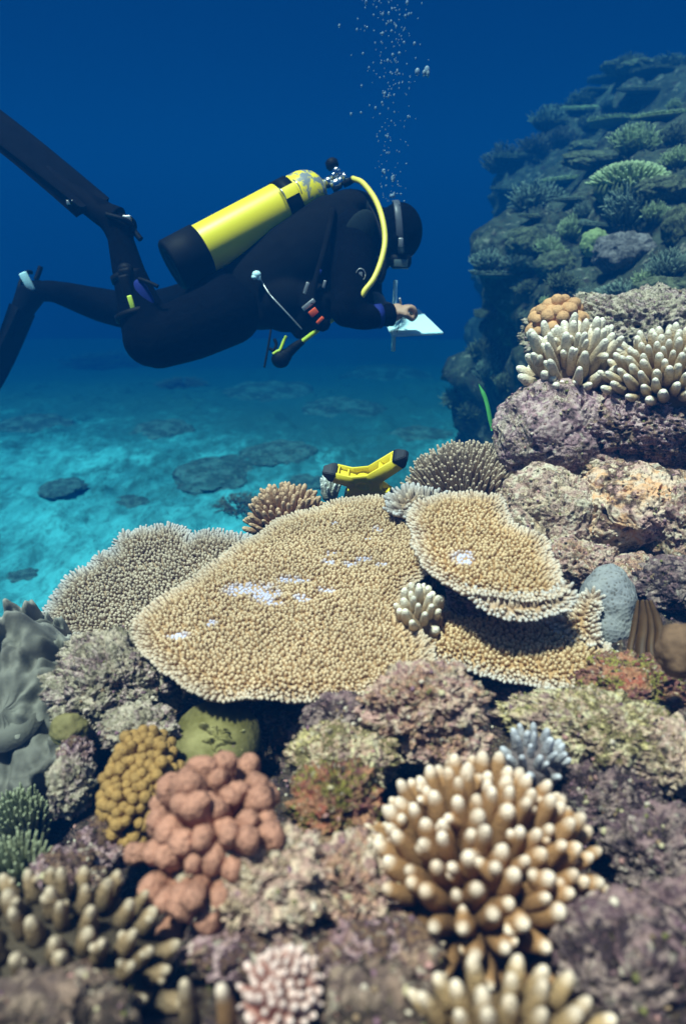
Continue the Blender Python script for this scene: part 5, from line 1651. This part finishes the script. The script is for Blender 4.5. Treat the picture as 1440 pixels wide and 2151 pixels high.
L_ = [
 ('dome', 1320, 372, 182, 72, M_far1, 'yellowish knobbly coral cap crowning the reef wall at right', 2),
 ('bush', 1318, 432, 135, 80, M_far2, 'grey scrubby coral right under the yellowish coral cap', 3),
 ('knob', 1249, 512, 58, 62, M_far1, 'round mustard boulder coral beside the mauve lump on the wall', 4),
 ('knob', 1308, 530, 125, 90, M_mauve, 'smooth mauve lump in the middle of the wall below the scrubby coral', 5),
 ('knob', 1425, 478, 70, 95, M_mound, 'rough tan boulder coral at the right edge of the wall', 6),
 ('bush', 1420, 332, 80, 42, M_far1, 'tan branching coral at the right edge above the coral cap', 7),
 ('bush', 1400, 555, 95, 60, M_far2, 'grey branching coral at the right edge below the rough tan boulder', 8),
 ('bush', 1226, 612, 44, 50, M_far2, 'small grey sprig standing just behind the orange lobed coral', 9),
 ('bush', 1121, 413, 125, 62, M_far2, 'wide pale staghorn thicket at the left face of the wall', 10),
 ('table', 1064, 402, 64, 14, M_far3, 'thin table coral jutting into the blue beside the staghorn thicket', 11),
 ('table', 1189, 378, 96, 14, M_far1, 'flat greenish table coral between the thicket and the coral cap', 12),
 ('table', 1206, 420, 78, 14, M_far2, 'flat grey table coral just below the greenish one', 13),
 ('bush', 1221, 440, 46, 42, M_far2, 'pale tuft against the scrubby coral, left side', 14),
 ('bush', 1196, 478, 66, 58, M_far1, 'green-grey tuft under the flat grey table coral', 15),
 ('knob', 1102, 510, 84, 66, M_mound, 'round greenish boulder coral on the lower ledge of the wall', 16),
 ('bush', 1024, 548, 90, 48, M_far2, 'branching coral at the outer tip of the lower ledge', 17),
 ('bush', 1092, 552, 95, 42, M_far2, 'branching coral under the round greenish boulder coral', 18),
 ('table', 1204, 210, 66, 10, M_far1, 'upper of two thin table shelves high on the far wall', 19),
 ('table', 1221, 229, 84, 10, M_far1, 'lower of two thin table shelves high on the far wall', 20),
 ('table', 1392, 245, 122, 12, M_far1, 'long pale table coral high at the right edge', 21),
 ('table', 1080, 203, 50, 10, M_far3, 'little table coral at the top left tip of the far wall', 22),
 ('table', 1142, 214, 92, 14, M_far3, 'dusky table coral behind the little tip table', 23),
 ('bush', 1125, 243, 90, 48, M_far2, 'dim bush coral under the dusky table coral', 24),
 ('table', 1292, 258, 118, 20, M_far1, 'broad greenish table coral in the middle of the upper wall', 25),
 ('bush', 1331, 296, 120, 62, M_far1, 'leafy green thicket in the middle of the upper wall', 26),
 ('knob', 1228, 312, 74, 34, M_mound, 'low olive mound left of the leafy green thicket', 27),
 ('knob', 1240, 338, 115, 42, M_mound, 'wide dim mound between the thicket and the greenish table', 28),
 ('bush', 1276, 217, 46, 28, M_far2, 'pale tuft right of the two thin shelves', 29),
 ('bush', 1414, 218, 34, 38, M_far1, 'upright tuft above the long pale table coral', 30),
 ('table', 1207, 176, 56, 12, M_far3, 'faint table coral near the top of the far wall', 31),
 ('knob', 1276, 136, 76, 26, M_mound, 'faint mound on the skyline of the far wall, left one', 32),
 ('knob', 1335, 140, 80, 30, M_mound, 'faint mound on the skyline of the far wall, right one', 33),
 ('table', 1370, 156, 100, 12, M_far3, 'faint wide table coral just under the skyline', 34),
 ('bush', 1030, 272, 90, 40, M_far4, 'dark scrub on the overhanging bulge of the far wall', 36),
 ('bush', 1157, 634, 60, 32, M_far1, 'teal tuft left of the orange lobed coral', 37),
 ('knob', 1082, 708, 54, 50, M_mound, 'olive knob of coral left of the long cream fingers', 38),
 ('bush', 1026, 775, 72, 58, M_far2, 'dim bush coral low on the wall above the grass blade', 39),
 ('bush', 1064, 800, 74, 60, M_far3, 'brownish bush coral low on the wall beside the purple boulder', 40),
 ('bush', 958, 834, 70, 52, M_far2, 'pale bush coral at the very foot of the wall', 41),
 ('bush', 1112, 604, 70, 32, M_far3, 'shaded bush under the lower ledge of the wall', 42),
 ('knob', 1170, 560, 90, 70, M_mound, 'dark boulder coral in the recess of the wall', 43),
 ('bush', 1180, 590, 80, 40, M_far3, 'shaded brown tuft below the recess of the wall', 44),
 ('bush', 1300, 610, 110, 40, M_far2, 'shaded grey tuft just behind the broad speckled rock', 45),
 ('knob', 1390, 610, 120, 60, M_mound, 'shaded mound at the right edge behind the speckled rock', 46),
 ('table', 1128, 455, 70, 12, M_far3, 'dim table coral under the staghorn thicket', 47),
 ('knob', 1390, 400, 110, 60, M_mound, 'tan mound right of the coral cap', 48),
 ('table', 1350, 190, 90, 12, M_far3, 'faint dusky table coral below the skyline table', 49),
 ('bush', 1240, 260, 70, 36, M_far3, 'dim tuft below the lower thin shelf', 50),
 ('bush', 1180, 290, 80, 40, M_far4, 'dark scrub right of the overhanging bulge of the wall', 51),
]
L_ += [
 ('table', 1000, 300, 90, 14, M_far3, 'dusky table coral leaning out over the deep bulge of the far wall', 52),
 ('bush', 1046, 330, 110, 60, M_far4, 'dark thicket on the shaded face of the bulge', 53),
 ('table', 1060, 225, 90, 14, M_far3, 'dusky shelf coral jutting left under the little tip table', 54),
 ('bush', 1165, 190, 80, 40, M_far3, 'faint bush on the sloping skyline above the thin shelves', 55),
 ('table', 1240, 150, 100, 14, M_far3, 'faint overlapping table coral on the sloping skyline', 56),
 ('bush', 1300, 125, 80, 34, M_far3, 'faint bush coral topping the skyline of the far wall', 57),
 ('bush', 1405, 138, 110, 40, M_far3, 'faint bush coral at the right end of the skyline', 58),
 ('table', 1046, 575, 110, 16, M_far2, 'grey shelf coral overhanging beneath the outer ledge tip', 59),
 ('bush', 1150, 520, 70, 44, M_far1, 'greenish tuft right of the round greenish boulder coral', 60),
 ('table', 1262, 470, 90, 14, M_far2, 'grey shelf coral above the round mustard boulder coral', 61),
 ('bush', 1372, 448, 70, 46, M_far1, 'greenish tuft right of the scrubby grey coral', 62),
 ('bush', 1360, 585, 80, 44, M_far1, 'greenish tuft under the mauve lump', 63),
 ('table', 1035, 660, 80, 14, M_far3, 'dim shelf coral low on the outer face of the wall', 64),
 ('bush', 1010, 735, 80, 50, M_far3, 'dim brown bush on the lower outer face of the wall', 65),
 ('bush', 990, 862, 70, 44, M_far3, 'dim brown bush at the foot of the wall left of the grass blade', 66),
 ('table', 1300, 330, 100, 12, M_far3, 'dusky shelf coral behind the yellowish coral cap', 67),
 ('bush', 1415, 285, 80, 46, M_far3, 'dusky bush at the right edge under the long pale table', 68),
]
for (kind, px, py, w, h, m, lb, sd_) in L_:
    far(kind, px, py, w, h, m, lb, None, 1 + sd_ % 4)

# ------------------------------------------------------------------ loose rubble and coralline nodules in the near reef
def near_faces():
    out = []
    for o in bpy.data.objects:
        if o.type == 'MESH' and (o.name.startswith('reef_rock') or o.name == 'reef_ground'):
            me = o.data
            n_ = len(me.polygons)
            c_ = np.zeros(n_ * 3); me.polygons.foreach_get('center', c_)
            nn_ = np.zeros(n_ * 3); me.polygons.foreach_get('normal', nn_)
            a_ = np.zeros(n_); me.polygons.foreach_get('area', a_)
            c_ = c_.reshape(-1, 3) + np.array(o.location)
            out.append((c_, nn_.reshape(-1, 3), a_))
    return [np.concatenate(q) for q in zip(*out)]
FC, FN, FA = near_faces()
rel = FC - CAM
dz = rel @ FWD
sx = rel @ RIGHT / np.maximum(dz, .1) * F_PX + CX
sy = CY - rel @ UP / np.maximum(dz, .1) * F_PX
ok = (dz > .35) & (dz < 2.3) & (sx > -200) & (sx < 1640) & (sy > 500) & (sy < 2350) & (FN[:, 2] > -.1) & ((FN * -rel).sum(1) > 0)
w_ = FA * ok
np_rng = np.random.default_rng(4)
def scatter(n):
    idx = np_rng.choice(len(w_), n, p=w_ / w_.sum())
    return FC[idx], FN[idx]
V1, F1 = ico(2)
nod = MB()
pc, pn = scatter(5200)
for k in range(len(pc)):
    r_ = np_rng.uniform(.0016, .0046)
    sh = np_rng.uniform(.6, 1.2, 3)
    W_ = V1 * sh * r_ * (1 + .3 * np_rng.standard_normal((len(V1), 1)) * .5)
    nod.add(W_ + pc[k] + pn[k] * r_ * .25, F1, tone=np_rng.random())
M_nod, nt, b = new_mat('nodule_skin', .85, .2)
tone = attr_n(nt, 'tone')
c = ramp(nt, tone, [(0, (.05, .035, .025)), (.2, (.26, .17, .10)), (.38, (.42, .22, .20)), (.5, (.24, .13, .17)), (.62, (.50, .42, .26)), (.75, (.16, .15, .05)), (.88, (.60, .50, .40)), (1, (.12, .07, .06))], 'CONSTANT')
v = world_vec(nt)
c = mixc(nt, ramp(nt, noise_n(nt, v, 90, 4), [(.35, (.7,) * 3), (.55, (0,) * 3)]), c, (.05, .035, .03))
nt.links.new(c, b.inputs['Base Color'])
bump(nt, b, noise_n(nt, v, 260, 3), .6, .003)
tag(nod.build('coralline_nodules', M_nod), 'small coralline nodules and shell grit strewn over the near reef rock', 'nodules', kind='stuff')
# short turf algae
pc, pn = scatter(15000)
k3 = np_rng.standard_normal((len(pc), 3)) * .55
dirv = pn + k3
dirv /= np.linalg.norm(dirv, axis=1)[:, None]
ln = np_rng.uniform(.003, .010, len(pc))
sd_ = np.cross(dirv, np_rng.standard_normal((len(pc), 3)))
sd_ /= np.linalg.norm(sd_, axis=1)[:, None]
bw = np_rng.uniform(.0005, .0011, len(pc))
th3 = np.cross(sd_, dirv)
A0 = pc + sd_ * bw[:, None]; A1 = pc - sd_ * bw[:, None] * .6 + th3 * bw[:, None] * .9; A2 = pc - sd_ * bw[:, None] * .6 - th3 * bw[:, None] * .9
A3 = pc + dirv * ln[:, None]
Vt_ = np.stack([A0, A1, A2, A3], 1).reshape(-1, 3)
b4 = np.arange(len(pc)) * 4
Ft_ = np.concatenate([np.stack([b4, b4 + 1, b4 + 3], 1), np.stack([b4 + 1, b4 + 2, b4 + 3], 1), np.stack([b4 + 2, b4, b4 + 3], 1)])
turf = MB(); turf.add(Vt_, Ft_, tone=np.repeat(np_rng.random(len(pc)), 4))
M_turf, nt, b = new_mat('turf_skin', .9, .1)
nt.links.new(ramp(nt, attr_n(nt, 'tone'), [(0, (.05, .04, .015)), (.4, (.14, .12, .05)), (.7, (.20, .09, .07)), (1, (.26, .22, .14))]), b.inputs['Base Color'])
tag(turf.build('turf_algae', M_turf), 'short brown and reddish turf algae furring the near reef rock', 'algae', kind='stuff')

# ------------------------------------------------------------------ dim patch reefs out on the seabed
SB = bpy.data.objects['seabed'].data
SV = np.zeros(len(SB.vertices) * 3); SB.vertices.foreach_get('co', SV)
SF = np.zeros(len(SB.polygons) * 4, int); SB.polygons.foreach_get('vertices', SF)
bvh_s = BVHTree.FromPolygons([tuple(v_) for v_ in SV.reshape(-1, 3)], [tuple(f) for f in SF.reshape(-1, 4)])
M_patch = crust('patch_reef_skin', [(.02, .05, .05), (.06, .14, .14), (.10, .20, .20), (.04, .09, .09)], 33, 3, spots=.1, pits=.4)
PATCH = [
 ('knob', 455, 975, 190, 46, 'low dark patch reef on the sand left of the yellow reel'),
 ('knob', 590, 935, 150, 40, 'dark patch reef on the sand directly beyond the brown finger coral'),
 ('knob', 345, 890, 130, 34, 'dim oval patch reef in the middle of the sand'),
 ('knob', 60, 880, 150, 40, 'dim patch reef at the left edge of the sand'),
 ('bush', 215, 745, 190, 60, 'hazy thicket on the seabed behind the bent knee'),
 ('knob', 560, 820, 210, 34, 'hazy patch reef under the dangling gauge'),
 ('knob', 720, 850, 170, 34, 'hazy patch reef below the slate'),
 ('knob', 880, 905, 150, 46, 'dark patch reef near the foot of the wall'),
 ('knob', 810, 785, 180, 26, 'faint far patch reef beneath the slate'),
 ('knob', 130, 1010, 90, 24, 'small dark lump on the sand above the ragged table coral'),
 ('knob', 45, 1195, 70, 20, 'small dark lump on the bright sand at the left edge'),
 ('bush', 500, 1045, 110, 34, 'dim scrub on the sand left of the brown finger coral'),
 ('knob', 270, 1045, 80, 20, 'small flat lump on the bright sand above the ragged table'),
 ('bush', 380, 800, 120, 30, 'faint scrub on the seabed under the thigh'),
 ('knob', 640, 1000, 90, 24, 'low lump on the sand between the white sprig and the brown fingers'),
]
for k, (kind, px, py, w, h, lb) in enumerate(PATCH):
    v_ = unit(FWD + (px - CX) / F_PX * RIGHT - (py + h * .4 - CY) / F_PX * UP)
    hh = bvh_s.ray_cast(Vector(CAM), Vector(v_))
    if hh[0] is None:
        continue
    p_ = np.array(hh[0]); d_ = float(np.dot(p_ - CAM, FWD))
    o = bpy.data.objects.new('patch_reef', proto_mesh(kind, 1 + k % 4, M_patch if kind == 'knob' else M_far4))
    COL.objects.link(o)
    s_ = px2m(w, d_)
    o.scale = (s_, s_ * 1.1, s_ * .30)
    o.location = tuple(p_ - UPV * .02)
    o.rotation_euler = (0, 0, k * 1.7)
    tag(o, lb, 'patch reef')
# ------------------------------------------------------------------ the water itself
M_haze = bpy.data.materials.new('water_haze')
M_haze.use_nodes = True
nt = M_haze.node_tree
for n in list(nt.nodes):
    if n.type != 'OUTPUT_MATERIAL':
        nt.nodes.remove(n)
out = [n for n in nt.nodes if n.type == 'OUTPUT_MATERIAL'][0]
pv = nt.nodes.new('ShaderNodeVolumePrincipled')
DENS = 0.24
SCAT = (0.001, 0.0365, 0.132)
EXT = (0.98, 0.50, 0.47)          # relative extinction wanted per channel
pv.inputs['Density'].default_value = DENS
pv.inputs['Color'].default_value = (*SCAT, 1)
ab = []
for s_, e_ in zip(SCAT, EXT):
    ab.append(max(0.0, 1 - (e_ - s_) / (1 - s_)) ** 2)
pv.inputs['Absorption Color'].default_value = (*ab, 1)
pv.inputs['Anisotropy'].default_value = 0.0
nt.links.new(pv.outputs[0], out.inputs['Volume'])
hb = MB()
x0, x1, y0, y1, z0, z1 = -46, 46, -3.6, 61, -2.2, 3.9
hv = np.array([[x, y, z] for x in (x0, x1) for y in (y0, y1) for z in (z0, z1)])
hb.add(hv, np.array([[0, 1, 3, 2], [4, 6, 7, 5], [0, 4, 5, 1], [2, 3, 7, 6], [0, 2, 6, 4], [1, 5, 7, 3]]))
haze = hb.build('haze', M_haze, smooth=False)
tag(haze, kind='stuff')
haze.display_type = 'BOUNDS'
